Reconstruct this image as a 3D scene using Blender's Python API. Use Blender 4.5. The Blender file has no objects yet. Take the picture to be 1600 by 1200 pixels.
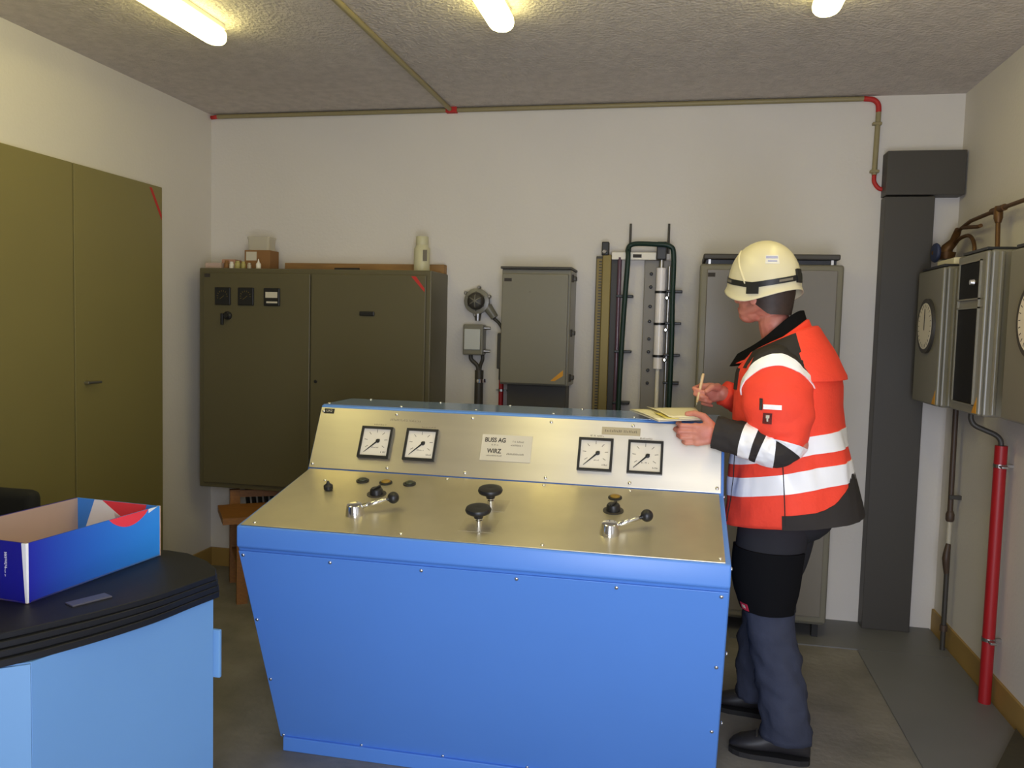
import bpy, bmesh, math, random
from math import sin, cos, pi, radians, sqrt
from mathutils import Vector, Matrix, noise

random.seed(7)
S = bpy.context.scene
COL = S.collection
V = Vector

# ------------------------------------------------------------------ camera, sky, lights, exposure
cam_d = bpy.data.cameras.new('camera')
cam = bpy.data.objects.new('camera', cam_d)
COL.objects.link(cam)
cam_d.sensor_width = 36
cam_d.lens = 36 * 1287.09 / 1600
cam_d.clip_start = 0.05
yaw, pitch, roll = -0.2, -0.068, 0.026
Fw = V((sin(yaw) * cos(pitch), cos(yaw) * cos(pitch), sin(pitch)))
R0 = V((cos(yaw), -sin(yaw), 0))
U0 = R0.cross(Fw)
Rt = R0 * cos(roll) + U0 * sin(roll)
Up = U0 * cos(roll) - R0 * sin(roll)
cam.matrix_world = Matrix(((Rt.x, Up.x, -Fw.x, 0), (Rt.y, Up.y, -Fw.y, 0), (Rt.z, Up.z, -Fw.z, 1.52), (0, 0, 0, 1)))
S.camera = cam

SKY = 2.0
LAMP_W = 10.0
DAY_W = 66.0
w = bpy.data.worlds.new('sky')
S.world = w
w.use_nodes = True
w.node_tree.nodes['Background'].inputs[0].default_value = (0.72, 0.82, 1.0, 1)
w.node_tree.nodes['Background'].inputs[1].default_value = SKY
dl = bpy.data.lights.new('daylight', 'AREA')
dl.shape = 'RECTANGLE'
dl.size, dl.size_y = 1.05, 2.1
dl.energy = DAY_W
dl.color = (0.83, 0.87, 1.0)
dlo = bpy.data.objects.new('daylight', dl)
COL.objects.link(dlo)
dlo.location = (0.22, -0.47, 1.10)          # in the open doorway behind the photographer
dlo.rotation_euler = (radians(90), 0, 0)
S.view_settings.view_transform = 'Standard'
S.view_settings.look = 'None'
S.view_settings.gamma = 1
S.view_settings.use_curve_mapping = False
S.view_settings.exposure = 0.0

# ------------------------------------------------------------------ materials
def srgb(r, g, b):
    f = lambda c: (c / 255) / 12.92 if c / 255 <= 0.04045 else ((c / 255 + 0.055) / 1.055) ** 2.4
    return (f(r), f(g), f(b))

def mat(name, c, rough=0.5, metal=0.0, var=0.0, vscale=6.0, bump=0.0, bscale=40.0, c2=None, emit=None, es=0.0,
        alpha=1.0, trans=0.0, aniso=0.0, spec=None, detail=4.0, stretch=None):
    m = bpy.data.materials.new(name)
    m.use_nodes = True
    nt = m.node_tree
    b = nt.nodes['Principled BSDF']
    b.inputs['Base Color'].default_value = (*c, 1)
    b.inputs['Roughness'].default_value = rough
    b.inputs['Metallic'].default_value = metal
    if spec is not None:
        b.inputs['Specular IOR Level'].default_value = spec
    if alpha < 1:
        b.inputs['Alpha'].default_value = alpha
    if trans:
        b.inputs['Transmission Weight'].default_value = trans
    if aniso:
        b.inputs['Anisotropic'].default_value = aniso
        tg = nt.nodes.new('ShaderNodeTangent')
        tg.direction_type = 'RADIAL'
        tg.axis = 'X'
        nt.links.new(tg.outputs[0], b.inputs['Tangent'])
    if emit:
        b.inputs['Emission Color'].default_value = (*emit, 1)
        b.inputs['Emission Strength'].default_value = es
    if var or bump:
        tc = nt.nodes.new('ShaderNodeTexCoord')
        src = tc.outputs['Object']
        if stretch:
            mp = nt.nodes.new('ShaderNodeMapping')
            mp.inputs['Scale'].default_value = stretch
            nt.links.new(src, mp.inputs[0])
            src = mp.outputs[0]
    if var:
        n = nt.nodes.new('ShaderNodeTexNoise')
        n.inputs['Scale'].default_value = vscale
        n.inputs['Detail'].default_value = detail
        nt.links.new(src, n.inputs['Vector'])
        mx = nt.nodes.new('ShaderNodeMix')
        mx.data_type = 'RGBA'
        d = c2 if c2 else tuple(x * (1 - var) for x in c)
        mx.inputs[6].default_value = (*c, 1)
        mx.inputs[7].default_value = (*d, 1)
        rp = nt.nodes.new('ShaderNodeValToRGB')
        rp.color_ramp.elements[0].position = 0.35
        rp.color_ramp.elements[1].position = 0.7
        nt.links.new(n.outputs['Fac'], rp.inputs[0])
        nt.links.new(rp.outputs[0], mx.inputs[0])
        nt.links.new(mx.outputs[2], b.inputs['Base Color'])
    if bump:
        n2 = nt.nodes.new('ShaderNodeTexNoise')
        n2.inputs['Scale'].default_value = bscale
        n2.inputs['Detail'].default_value = 5
        nt.links.new(src, n2.inputs['Vector'])
        bp = nt.nodes.new('ShaderNodeBump')
        bp.inputs['Strength'].default_value = bump
        bp.inputs['Distance'].default_value = 0.02
        nt.links.new(n2.outputs['Fac'], bp.inputs['Height'])
        nt.links.new(bp.outputs[0], b.inputs['Normal'])
    return m

M = dict(
    wall=mat('white_wall_paint', srgb(222, 216, 208), 0.8, var=0.05, vscale=1.5, bump=0.08, bscale=60),
    ceiling=mat('rough_ceiling_plaster', srgb(214, 204, 194), 0.95, var=0.16, vscale=22, bump=0.55, bscale=60, detail=10),
    floor=mat('worn_concrete', srgb(142, 137, 128), 0.75, var=0.35, vscale=3.2, bump=0.15, bscale=30, detail=9, c2=srgb(112, 108, 100)),
    plate_floor=mat('grey_floor_plate_paint', srgb(118, 118, 118), 0.5, var=0.12, vscale=2.0),
    yellow=mat('ochre_baseboard_paint', srgb(170, 138, 74), 0.6, var=0.12, vscale=4),
    olive=mat('olive_cabinet_paint', srgb(94, 87, 61), 0.45, var=0.05, vscale=2),
    doorolive=mat('olive_cupboard_paint', srgb(134, 124, 76), 0.5, var=0.05, vscale=2),
    grey=mat('grey_box_enamel', srgb(126, 122, 108), 0.32, var=0.04, vscale=3),
    steel=mat('grey_door_enamel', srgb(128, 124, 110), 0.28, var=0.05, vscale=2),
    ductgrey=mat('grey_duct_paint', srgb(66, 62, 56), 0.5, var=0.04, vscale=2),
    blue=mat('blue_hammer_enamel', srgb(90, 142, 222), 0.38, var=0.04, vscale=2),
    bluetop=mat('blue_top_enamel', srgb(112, 136, 176), 0.14, spec=0.8),
    deskblue=mat('light_blue_desk_paint', srgb(110, 158, 212), 0.5, var=0.04, vscale=2),
    deskblue2=mat('pale_blue_desk_paint', srgb(118, 168, 220), 0.5, var=0.04, vscale=2),
    brushed=mat('brushed_aluminium', srgb(226, 220, 206), 0.42, 1.0, var=0.08, vscale=3, aniso=0.7, stretch=(0.6, 5, 5)),
    desktop=mat('scuffed_aluminium', srgb(216, 208, 186), 0.42, 1.0, var=0.14, vscale=4, aniso=0.5),
    chrome=mat('polished_chrome', (0.8, 0.8, 0.8), 0.12, 1.0),
    dullsteel=mat('dull_steel', (0.45, 0.44, 0.42), 0.35, 1.0),
    black=mat('black_plastic', (0.012, 0.012, 0.013), 0.4),
    blackmat=mat('black_rubber', (0.02, 0.02, 0.023), 0.6),
    blacktop=mat('black_desk_top', (0.012, 0.013, 0.017), 0.5, spec=0.3, var=0.3, vscale=4),
    dial=mat('white_dial_face', srgb(224, 216, 200), 0.6),
    print=mat('grey_print', srgb(120, 112, 98), 0.7),
    ink=mat('dark_print', srgb(52, 46, 42), 0.7),
    plate=mat('white_name_plate', srgb(206, 198, 178), 0.5),
    white=mat('white_plastic', srgb(236, 230, 216), 0.4),
    red=mat('red_paint', srgb(164, 24, 30), 0.45),
    redstrip=mat('red_tape', srgb(190, 42, 36), 0.6),
    orangestrip=mat('orange_warning_tape', srgb(214, 150, 34), 0.6),
    beige=mat('beige_conduit', srgb(150, 138, 100), 0.5),
    copper=mat('brown_copper_pipe', srgb(108, 76, 42), 0.45, 0.5, var=0.25, vscale=14),
    brownpipe=mat('brown_painted_pipe', srgb(74, 58, 46), 0.5),
    brass=mat('old_brass', srgb(122, 106, 54), 0.4, 0.4),
    wood=mat('orange_varnished_wood', srgb(152, 100, 42), 0.5, var=0.25, vscale=8, stretch=(1, 12, 12)),
    lath=mat('raw_wood_lath', srgb(168, 128, 78), 0.7, var=0.3, vscale=5, stretch=(1, 8, 8)),
    glassdark=mat('dark_window_glass', (0.012, 0.011, 0.010), 0.4, spec=0.04),
    glass=mat('clear_glass', (0.9, 0.93, 0.92), 0.05, alpha=0.28),
    frost=mat('cloudy_plastic', srgb(214, 206, 186), 0.35, alpha=0.55),
    green=mat('dark_green_hose', srgb(16, 46, 38), 0.5),
    gasket=mat('dark_grey_metal', srgb(62, 58, 52), 0.5),
    lens=mat('lamp_diffuser', (0.95, 0.93, 0.86), 0.4, emit=(1.0, 0.90, 0.35), es=LAMP_W),
    tray=mat('lamp_tray_enamel', srgb(225, 220, 205), 0.5),
    kraft=mat('grey_board', srgb(198, 172, 158), 0.8, var=0.08, vscale=5),
    card=mat('brown_cardboard', srgb(140, 100, 58), 0.8),
    boxblue=mat('printed_blue_card', srgb(34, 62, 190), 0.35),
    boxdark=mat('printed_dark_blue_card', srgb(30, 30, 150), 0.35),
    boxlight=mat('printed_sky_blue_card', srgb(64, 148, 250), 0.35),
    boxwhite=mat('printed_white_card', srgb(253, 253, 255), 0.4),
    boxred=mat('printed_red_card', srgb(255, 66, 80), 0.4),
    orange=mat('fluorescent_orange_cloth', (1.0, 0.066, 0.030), 0.75, var=0.08, vscale=10, bump=0.12, bscale=70),
    orange2=mat('fluorescent_orange_collar', (1.0, 0.066, 0.030), 0.8),
    tape=mat('silver_white_reflective_tape', (0.98, 0.98, 1.0), 0.3, spec=0.8),
    dark=mat('dark_grey_jacket_cloth', srgb(58, 54, 52), 0.9, var=0.1, vscale=10, spec=0.15),
    fleece=mat('black_fleece', (0.008, 0.008, 0.008), 0.95, spec=0.05),
    trouser=mat('charcoal_work_cloth', srgb(64, 68, 84), 0.9, spec=0.15, var=0.18, vscale=9, bump=0.15, bscale=60),
    trousertop=mat('dark_work_cloth', srgb(46, 46, 50), 0.9, var=0.1, vscale=9, spec=0.15),
    pocket=mat('black_pocket_cloth', (0.007, 0.007, 0.008), 0.9, spec=0.08),
    boot=mat('black_boot_leather', srgb(44, 42, 44), 0.5, var=0.2, vscale=12),
    sole=mat('black_boot_sole', srgb(30, 28, 28), 0.7),
    skin=mat('skin', srgb(208, 138, 116), 0.5, var=0.10, vscale=16, c2=srgb(190, 112, 96)),
    hair=mat('dark_brown_hair', srgb(58, 44, 36), 0.6, var=0.3, vscale=60),
    helmet=mat('cream_helmet_shell', srgb(222, 212, 178), 0.3),
    eye=mat('eye_white', srgb(230, 226, 220), 0.3),
    paper=mat('off_white_paper', srgb(236, 228, 196), 0.7),
    paperyellow=mat('yellow_page', srgb(226, 210, 110), 0.7),
    pink=mat('pinkish_card', srgb(196, 150, 126), 0.7),
    tin=mat('yellowish_tin', srgb(176, 164, 96), 0.5),
    canister=mat('ivory_canister', srgb(204, 198, 162), 0.45),
    sticker=mat('pale_blue_print', srgb(170, 172, 206), 0.5),
    bluewheel=mat('blue_valve_wheel', srgb(48, 58, 92), 0.5),
    tealdisc=mat('dark_green_lens', srgb(58, 62, 48), 0.3),
    amber=mat('amber_lens', srgb(150, 118, 40), 0.3),
    chairblack=mat('black_chair_cloth', (0.014, 0.014, 0.013), 0.9),
    redtag=mat('red_woven_tag', srgb(190, 36, 64), 0.7),
    mat_rubber=mat('dark_mat', srgb(66, 60, 44), 0.9, var=0.2, vscale=30),
)

# ------------------------------------------------------------------ geometry helpers
def new():
    return bmesh.new()

def box(bm, x0, x1, y0, y1, z0, z1, bev=0.0, seg=2, mtx=None):
    vs = [bm.verts.new(p) for p in ((x0, y0, z0), (x1, y0, z0), (x1, y1, z0), (x0, y1, z0), (x0, y0, z1), (x1, y0, z1), (x1, y1, z1), (x0, y1, z1))]
    fs = [bm.faces.new([vs[i] for i in f]) for f in ((0, 3, 2, 1), (4, 5, 6, 7), (0, 1, 5, 4), (1, 2, 6, 5), (2, 3, 7, 6), (3, 0, 4, 7))]
    allv = vs
    if bev:
        ed = list({e for f in fs for e in f.edges})
        r = bmesh.ops.bevel(bm, geom=ed, offset=bev, segments=seg, affect='EDGES', profile=0.5)
        allv = list({v for f in r['faces'] for v in f.verts} | {v for v in vs if v.is_valid})
    if mtx is not None:
        bmesh.ops.transform(bm, matrix=mtx, verts=[v for v in allv if v.is_valid])
    return bm

def loft(bm, rings, cap=True, closed=True):
    R = [[bm.verts.new(p) for p in r] for r in rings]
    n = len(R[0])
    for a, b in zip(R[:-1], R[1:]):
        for i in range(n if closed else n - 1):
            j = (i + 1) % n
            bm.faces.new((a[i], a[j], b[j], b[i]))
    if cap and closed:
        bm.faces.new(R[0][::-1])
        bm.faces.new(R[-1])
    return bm

def circ(c, ax, r, n=16, ref=None, r2=None):
    ax = V(ax).normalized()
    ref = V(ref) if ref is not None else (V((0, 0, 1)) if abs(ax.z) < 0.9 else V((1, 0, 0)))
    e1 = (ref - ax * ref.dot(ax)).normalized()
    e2 = ax.cross(e1)
    r2 = r if r2 is None else r2
    return [V(c) + e1 * (r * cos(2 * pi * i / n)) + e2 * (r2 * sin(2 * pi * i / n)) for i in range(n)]

def cyl(bm, p0, p1, r0, r1=None, n=16):
    r1 = r0 if r1 is None else r1
    ax = V(p1) - V(p0)
    return loft(bm, [circ(p0, ax, r0, n), circ(p1, ax, r1, n)])

def lathe(bm, base, ax, prof, n=24):
    ax = V(ax).normalized()
    return loft(bm, [circ(V(base) + ax * h, ax, max(r, 0.0004), n) for r, h in prof])

def catmull(pts, k=6):
    P = [V(p) for p in pts]
    P = [P[0] * 2 - P[1]] + P + [P[-1] * 2 - P[-2]]
    out = []
    for i in range(1, len(P) - 2):
        for j in range(k):
            t = j / k
            a, b, c, d = P[i - 1], P[i], P[i + 1], P[i + 2]
            out.append(0.5 * ((2 * b) + (c - a) * t + (2 * a - 5 * b + 4 * c - d) * t * t + (3 * b - a - 3 * c + d) * t ** 3))
    out.append(P[-2].copy())
    return out

def tube(bm, pts, r, n=10, smooth=0):
    P = catmull(pts, smooth) if smooth else [V(p) for p in pts]
    rings = []
    ref = None
    for i, p in enumerate(P):
        t = (P[min(i + 1, len(P) - 1)] - P[max(i - 1, 0)]).normalized()
        if ref is None:
            ref = V((0, 0, 1)) if abs(t.z) < 0.9 else V((1, 0, 0))
        ref = (ref - t * ref.dot(t)).normalized()
        if isinstance(r, (list, tuple)):
            x = i / (len(P) - 1) * (len(r) - 1)
            j = min(int(x), len(r) - 2)
            rr = r[j] + (r[j + 1] - r[j]) * (x - j)
        else:
            rr = r
        rings.append(circ(p, t, rr, n, ref))
    return loft(bm, rings)

def ball(bm, c, r, n=12, sc=(1, 1, 1), rot=None):
    m = Matrix.Translation(V(c)) @ (rot if rot else Matrix()) @ Matrix.Diagonal((r * sc[0], r * sc[1], r * sc[2], 1))
    bmesh.ops.create_uvsphere(bm, u_segments=n * 2, v_segments=n, radius=1, matrix=m)
    return bm

def prism(bm, poly, h):
    """poly: list of 3D points (planar); h: extrusion vector"""
    h = V(h)
    return loft(bm, [[V(p) for p in poly], [V(p) + h for p in poly]])

def finish(bm):
    bmesh.ops.recalc_face_normals(bm, faces=bm.faces[:])

def obj(name, bm, m, parent=None, smooth=False, label=None, shade_angle=None):
    finish(bm)
    me = bpy.data.meshes.new(name)
    bm.to_mesh(me)
    bm.free()
    me.materials.append(m if not isinstance(m, str) else M[m])
    o = bpy.data.objects.new(name, me)
    COL.objects.link(o)
    if smooth:
        me.shade_smooth()
        if shade_angle:
            me.set_sharp_from_angle(angle=radians(shade_angle))
    if parent is not None:
        top = parent
        off = V((0, 0, 0))
        while top is not None:
            off += top.location
            top = top.parent
        o.parent = parent
        o.matrix_parent_inverse = Matrix()
        me.transform(Matrix.Translation(-off))
    if label:
        o['label'] = label
    return o

def thing(name, label, cat, loc=(0, 0, 0), group=None):
    o = bpy.data.objects.new(name, None)
    COL.objects.link(o)
    o.empty_display_size = 0.1
    o.location = loc
    o['label'] = label
    o['category'] = cat
    if group:
        o['group'] = group
    return o

def tag(o, label, cat, group=None):
    o['label'] = label
    o['category'] = cat
    if group:
        o['group'] = group
    return o

def struct(name, bm, m, parent=None):
    o = obj(name, bm, m, parent)
    if parent is None:
        o['kind'] = 'structure'
    return o

def inst(src_mesh, name, m4, parent):
    """another copy of an existing part mesh, placed by a world matrix"""
    o = bpy.data.objects.new(name, src_mesh)
    COL.objects.link(o)
    off = V((0, 0, 0))
    t = parent
    while t is not None:
        off += t.location
        t = t.parent
    o.parent = parent
    o.matrix_parent_inverse = Matrix()
    o.matrix_basis = Matrix.Translation(-off) @ m4
    return o

def basis(o, ex, ey, ez):
    ex, ey, ez = V(ex), V(ey), V(ez)
    return Matrix(((ex.x, ey.x, ez.x, o[0]), (ex.y, ey.y, ez.y, o[1]), (ex.z, ey.z, ez.z, o[2]), (0, 0, 0, 1)))

def text_mesh(body, size, m4, bold=0.0, sx=1.0):
    cu = bpy.data.curves.new('lettering', 'FONT')
    cu.body = body
    cu.size = size
    cu.align_x = 'CENTER'
    cu.align_y = 'CENTER'
    cu.extrude = 0.0004
    cu.offset = bold
    to = bpy.data.objects.new('lettering', cu)
    COL.objects.link(to)
    dg = bpy.context.evaluated_depsgraph_get()
    me = bpy.data.meshes.new_from_object(to.evaluated_get(dg))
    bm = new()
    bm.from_mesh(me)
    bpy.data.objects.remove(to)
    bpy.data.meshes.remove(me)
    bm.transform(m4 @ Matrix.Diagonal((sx, 1, 1, 1)))
    return bm

def scribble(bm, m4, x0, x1, y, h, step=0.0032, seed=1):
    """a line of small print too worn to read"""
    rnd = random.Random(seed)
    x = x0
    while x < x1:
        if rnd.random() < 0.86:
            k = h * rnd.choice((0.7, 1.0, 1.0))
            box(bm, x, x + step * 0.42, y - h / 2, y - h / 2 + k, 0, 0.0004, mtx=m4)
            if rnd.random() < 0.6:
                yy = y - h / 2 + k * rnd.choice((0, 0.45, 0.85))
                box(bm, x, x + step * 0.75, yy, yy + h * 0.18, 0, 0.0004, mtx=m4)
        x += step
    return bm

# ------------------------------------------------------------------ room shell
XL, XR, YB, YF, H = -2.816, 1.354, 4.582, -0.35, 2.751
WB = YB - 0.0015                              # backs of the things hung on the back wall
T = 0.15
struct('floor', box(new(), XL - T, XR + T, YF - T, YB + T, -0.15, 0), 'floor')
struct('ceiling', box(new(), XL - T, XR + T, YF - T, YB + T, H, H + 0.15), 'ceiling')
struct('wall_back', box(new(), XL - T, XR + T, YB, YB + T, 0, H), 'wall')
struct('wall_left', box(new(), XL - T, XL, YF, YB, 0, H), 'wall')
struct('wall_right', box(new(), XR, XR + T, YF, YB, 0, H), 'wall')
bm = new()                                    # wall behind the photographer with an open doorway
DX0, DX1, DH = -0.33, 0.77, 2.2
box(bm, XL - T, DX0, YF - T, YF, 0, H)
box(bm, DX1, XR + T, YF - T, YF, 0, H)
box(bm, DX0, DX1, YF - T, YF, DH, H)
struct('wall_front', bm, 'wall')
bm = new()
box(bm, DX0 - 0.06, DX0, YF - T, YF + 0.02, 0, DH + 0.06)
box(bm, DX1, DX1 + 0.06, YF - T, YF + 0.02, 0, DH + 0.06)
box(bm, DX0, DX1, YF - T, YF + 0.02, DH, DH + 0.06)
struct('trim_1', bm, 'grey')
struct('baseboard_right', box(new(), XR - 0.012, XR, YF, YB, 0, 0.112), 'yellow')
struct('baseboard_left', box(new(), XL, XL + 0.012, 4.07, YB, 0, 0.112), 'yellow')
struct('baseboard_back', box(new(), XL, -1.2, YB - 0.012, YB, 0, 0.112), 'yellow')
# grey painted cover plates set along the walls
bm = new()
box(bm, 0.90, 1.335, 1.2, 4.17, 0, 0.006)
fp = struct('trim_2', bm, 'plate_floor')
bm = new()
box(bm, 0.3, 1.335, 4.174, YB, 0, 0.006)
struct('trim_3', bm, 'plate_floor')

# ------------------------------------------------------------------ fluorescent lamps
def lamp(x, label):
    y0, y1 = 1.72, 3.235
    t = thing('fluorescent_lamp', label, 'lamp', (x, (y0 + y1) / 2, H), 'ceiling fluorescent lamps')
    obj('lamp_tray', box(new(), x - 0.035, x + 0.035, y0 + 0.02, y1 - 0.02, H - 0.022, H, 0.004), 'tray', t)
    bm = new()
    rings = []
    for f in (0, 0.001, 0.003, 0.006, 0.01, 0.016, 0.024, 0.034, 0.2, 0.5, 0.8, 0.966, 0.976, 0.984, 0.99, 0.994, 0.997, 0.999, 1):
        y = y0 + (y1 - y0) * f
        e = min(f, 1 - f) * (y1 - y0)
        k = sqrt(max(0.0, 1 - (1 - min(1, e / 0.05)) ** 2)) if e < 0.05 else 1
        k = max(k, 0.28)
        r = []
        for j in range(16):
            a = 2 * pi * j / 16
            px = 0.05 * k * abs(cos(a)) ** 0.75 * (1 if cos(a) > 0 else -1)
            pz = 0.032 * (0.6 + 0.4 * k) * abs(sin(a)) ** 0.75 * (1 if sin(a) > 0 else -1)
            r.append((x + px, y, H - 0.054 + pz))
        rings.append(r)
    loft(bm, rings)
    obj('diffuser', bm, 'lens', t, True)
    return t
lamp(-1.945, 'lit fluorescent ceiling lamp nearest the left wall cupboard')
lamp(-0.725, 'lit fluorescent ceiling lamp in the middle, above the blue console')
lamp(0.465, 'lit fluorescent ceiling lamp on the right, above the worker')

# ------------------------------------------------------------------ olive built-in cupboard on the left wall
t = thing('wall_cupboard', 'tall olive two-door cupboard covering the left wall', 'cupboard', (XL, 2.8, 0))
X1 = XL + 0.03
obj('carcass', box(new(), XL, XL + 0.014, 1.1, 4.057, 0.0, 2.232), 'doorolive', t)
dr = obj('door', box(new(), XL + 0.014, X1, 3.388, 4.055, 0.04, 2.23, 0.003), 'doorolive', t)
bm = new()
cyl(bm, (X1, 3.452, 1.205), (X1 + 0.022, 3.452, 1.205), 0.009)
box(bm, X1 + 0.018, X1 + 0.028, 3.44, 3.535, 1.199, 1.211, 0.003)
obj('handle', bm, 'dullsteel', dr)
P0 = V((X1, 3.955, 2.205))
bm = prism(new(), [(X1, 3.945, 2.215), (X1, 3.965, 2.215), (X1, 4.048, 2.085), (X1, 4.048, 2.055)], (0.0012, 0, 0))
obj('red_tape', bm, 'redstrip', dr)
obj('door', box(new(), XL + 0.014, X1, 2.40, 3.380, 0.04, 2.23, 0.003), 'doorolive', t)
obj('door', box(new(), XL + 0.014, X1, 1.12, 2.392, 0.04, 2.23, 0.003), 'doorolive', t)

# ------------------------------------------------------------------ large wall cabinet
t = thing('switch_cabinet', 'wide olive two-door wall cabinet with three small meters', 'cabinet', (-2.0, 4.58, 0.56))
cx0, cx1, cy, cz0, cz1 = -2.693, -1.318, 4.262, 0.56, 1.815
obj('carcass', box(new(), cx0, cx1, cy, WB, cz0, cz1, 0.006), 'olive', t)
dl_ = obj('door', box(new(), -2.660, -2.010, cy - 0.014, cy, cz0 + 0.03, 1.788, 0.004), 'olive', t)
drr = obj('door', box(new(), -2.004, -1.345, cy - 0.014, cy, cz0 + 0.03, 1.788, 0.004), 'olive', t)
fy = cy - 0.014
for i, xx in enumerate((-2.535, -2.393, -2.235)):
    mm = obj('meter', box(new(), xx - 0.048, xx + 0.048, fy - 0.012, fy, 1.607, 1.706, 0.004), 'black', dl_)
    bm = new()
    if i < 2:
        for k in range(9):
            a = radians(200 - k * 25)
            box(bm, -0.004, 0.004, -0.0015, 0.0015, 0, 0.0006, mtx=basis((xx + 0.03 * cos(a), fy - 0.012, 1.656 + 0.03 * sin(a)), (cos(a), 0, sin(a)), (-sin(a), 0, cos(a)), (0, -1, 0)))
        box(bm, 0, 0.032, -0.0012, 0.0012, 0, 0.0008, mtx=basis((xx - 0.015, fy - 0.012, 1.64), (0.8, 0, 0.6), (-0.6, 0, 0.8), (0, -1, 0)))
        obj('dial_marks', bm, 'brass', dl_)
    else:
        box(bm, xx - 0.036, xx + 0.036, fy - 0.0128, fy - 0.012, 1.652, 1.684)
        box(bm, xx - 0.03, xx + 0.036, fy - 0.0128, fy - 0.012, 1.622, 1.632)
        obj('dial_window', bm, 'plate', dl_)
bm = new()
lathe(bm, (-2.505, fy, 1.548), (0, -1, 0), [(0.024, 0), (0.024, 0.012), (0.016, 0.02), (0.014, 0.03)], 16)
box(bm, -2.535, -2.52, fy - 0.034, fy - 0.018, 1.495, 1.56, 0.003, mtx=None)
obj('rotary_switch', bm, 'black', dl_)
obj('label_tag', box(new(), -2.652, -2.618, fy - 0.002, fy, 1.762, 1.782), 'ink', dl_)
obj('door_pull', box(new(), -1.717, -1.632, fy - 0.012, fy, 1.565, 1.589, 0.004), 'black', drr)
bm = new(); lathe(bm, (-1.972, fy, 1.196), (0, -1, 0), [(0.009, 0), (0.009, 0.006), (0.004, 0.007)], 12)
obj('lock', bm, 'black', drr)
obj('red_tape', prism(new(), [(-1.428, fy, 1.782), (-1.402, fy, 1.782), (-1.352, fy, 1.718), (-1.352, fy, 1.698)], (0, -0.0012, 0)), 'redstrip', drr)
# cables leaving the cabinet at the bottom
for k in range(5):
    x = -2.50 + 0.04 * k
    bm = tube(new(), [(x, 4.46, 0.56), (x, 4.46, 0.47), (x, 4.5, 0.3), (x, 4.55, 0.012)], 0.013, 8, 4)
    tag(obj('cable', bm, 'black', None, True), 'black cable under the wide olive cabinet, %s from the left' % ('first', 'second', 'third', 'fourth', 'fifth', 'sixth')[k], 'cable', 'cables under the wide olive cabinet')

# things standing on the large cabinet
ctop = cz1
tag(obj('wooden_lath', box(new(), -2.30, -1.325, 4.52, 4.575, ctop, ctop + 0.052, 0.002), 'lath'), 'long raw wooden lath lying along the wall on the wide cabinet', 'lath')
tag(obj('wooden_strip', box(new(), -1.98, -1.83, 4.50, 4.517, ctop, ctop + 0.026, 0.002), 'ink'), 'short dark strip lying in front of the wooden lath on the cabinet', 'strip')
t = thing('cardboard_box', 'small brown cardboard box with white label on the wide cabinet', 'box', (-2.41, 4.46, ctop))
obj('carton', box(new(), -2.495, -2.335, 4.405, 4.515, ctop, ctop + 0.115, 0.003), 'card', t)
obj('paper_label', box(new(), -2.484, -2.418, 4.404, 4.405, ctop + 0.055, ctop + 0.105), 'plate', t)
t = thing('plastic_tub', 'cloudy plastic tub on top of the small cardboard box', 'tub', (-2.41, 4.46, ctop + 0.115))
bm = new()
rings = []
for f, s in ((0, 0.9), (0.06, 0.94), (0.07, 1.0), (0.078, 1.0), (0.08, 0.6)):
    rings.append([(-2.415 + sx * 0.07 * s * (1 if abs(sx) == 1 else 1), 4.46 + sy * 0.05 * s, ctop + 0.115 + f) for sx, sy in ((-1, -0.8), (-0.85, -1), (0.85, -1), (1, -0.8), (1, 0.8), (0.85, 1), (-0.85, 1), (-1, 0.8))])
loft(bm, rings)
obj('tub', bm, 'frost', t, True, shade_angle=40)
t = thing('canister', 'tall ivory plastic canister near the right end of the wide cabinet', 'canister', (-1.425, 4.42, ctop))
bm = lathe(new(), (-1.425, 4.42, ctop), (0, 0, 1), [(0.042, 0), (0.044, 0.01), (0.044, 0.13), (0.034, 0.145), (0.034, 0.15)], 24)
obj('bottle', bm, 'canister', t, True, shade_angle=40)
obj('lid', lathe(new(), (-1.425, 4.42, ctop + 0.15), (0, 0, 1), [(0.034, 0), (0.035, 0.002), (0.035, 0.044), (0.033, 0.047)], 24), 'canister', t, True, shade_angle=40)
obj('paper_label', box(new(), -1.405, -1.382, 4.374, 4.3765, ctop + 0.06, ctop + 0.12), 'print', t)
tag(obj('flat_card_box', box(new(), -2.70, -2.60, 4.33, 4.41, ctop, ctop + 0.034, 0.002), 'kraft'), 'flat beige box at the left end of the wide cabinet', 'box')
tag(obj('pink_packet', box(new(), -2.65, -2.565, 4.42, 4.5, ctop, ctop + 0.062, 0.004), 'pink'), 'pinkish packet behind the flat beige box on the wide cabinet', 'packet')
def smalljar(x, y, r, h, m, lab, cat='jar', neck=True):
    t = thing('jar', lab, cat, (x, y, ctop))
    obj('body', lathe(new(), (x, y, ctop), (0, 0, 1), [(r * 0.95, 0), (r, 0.004), (r, h * 0.7), (r * 0.75, h * 0.78)], 16), m, t, True, shade_angle=40)
    obj('cap', lathe(new(), (x, y, ctop + h * 0.78), (0, 0, 1), [(r * 0.75, 0), (r * 0.75, h * 0.2), (r * 0.6, h * 0.22)], 16), m, t, True, shade_angle=40)
smalljar(-2.575, 4.35, 0.015, 0.05, 'card', 'brown little jar on the wide cabinet, leftmost of the small jars')
smalljar(-2.538, 4.34, 0.013, 0.042, 'white', 'white little jar between the brown jar and the yellowish tin')
smalljar(-2.500, 4.34, 0.017, 0.046, 'tin', 'yellowish tin standing just left of the small cardboard box')
smalljar(-2.462, 4.335, 0.013, 0.044, 'tin', 'narrow yellowish tin in front of the left edge of the cardboard box')
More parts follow.
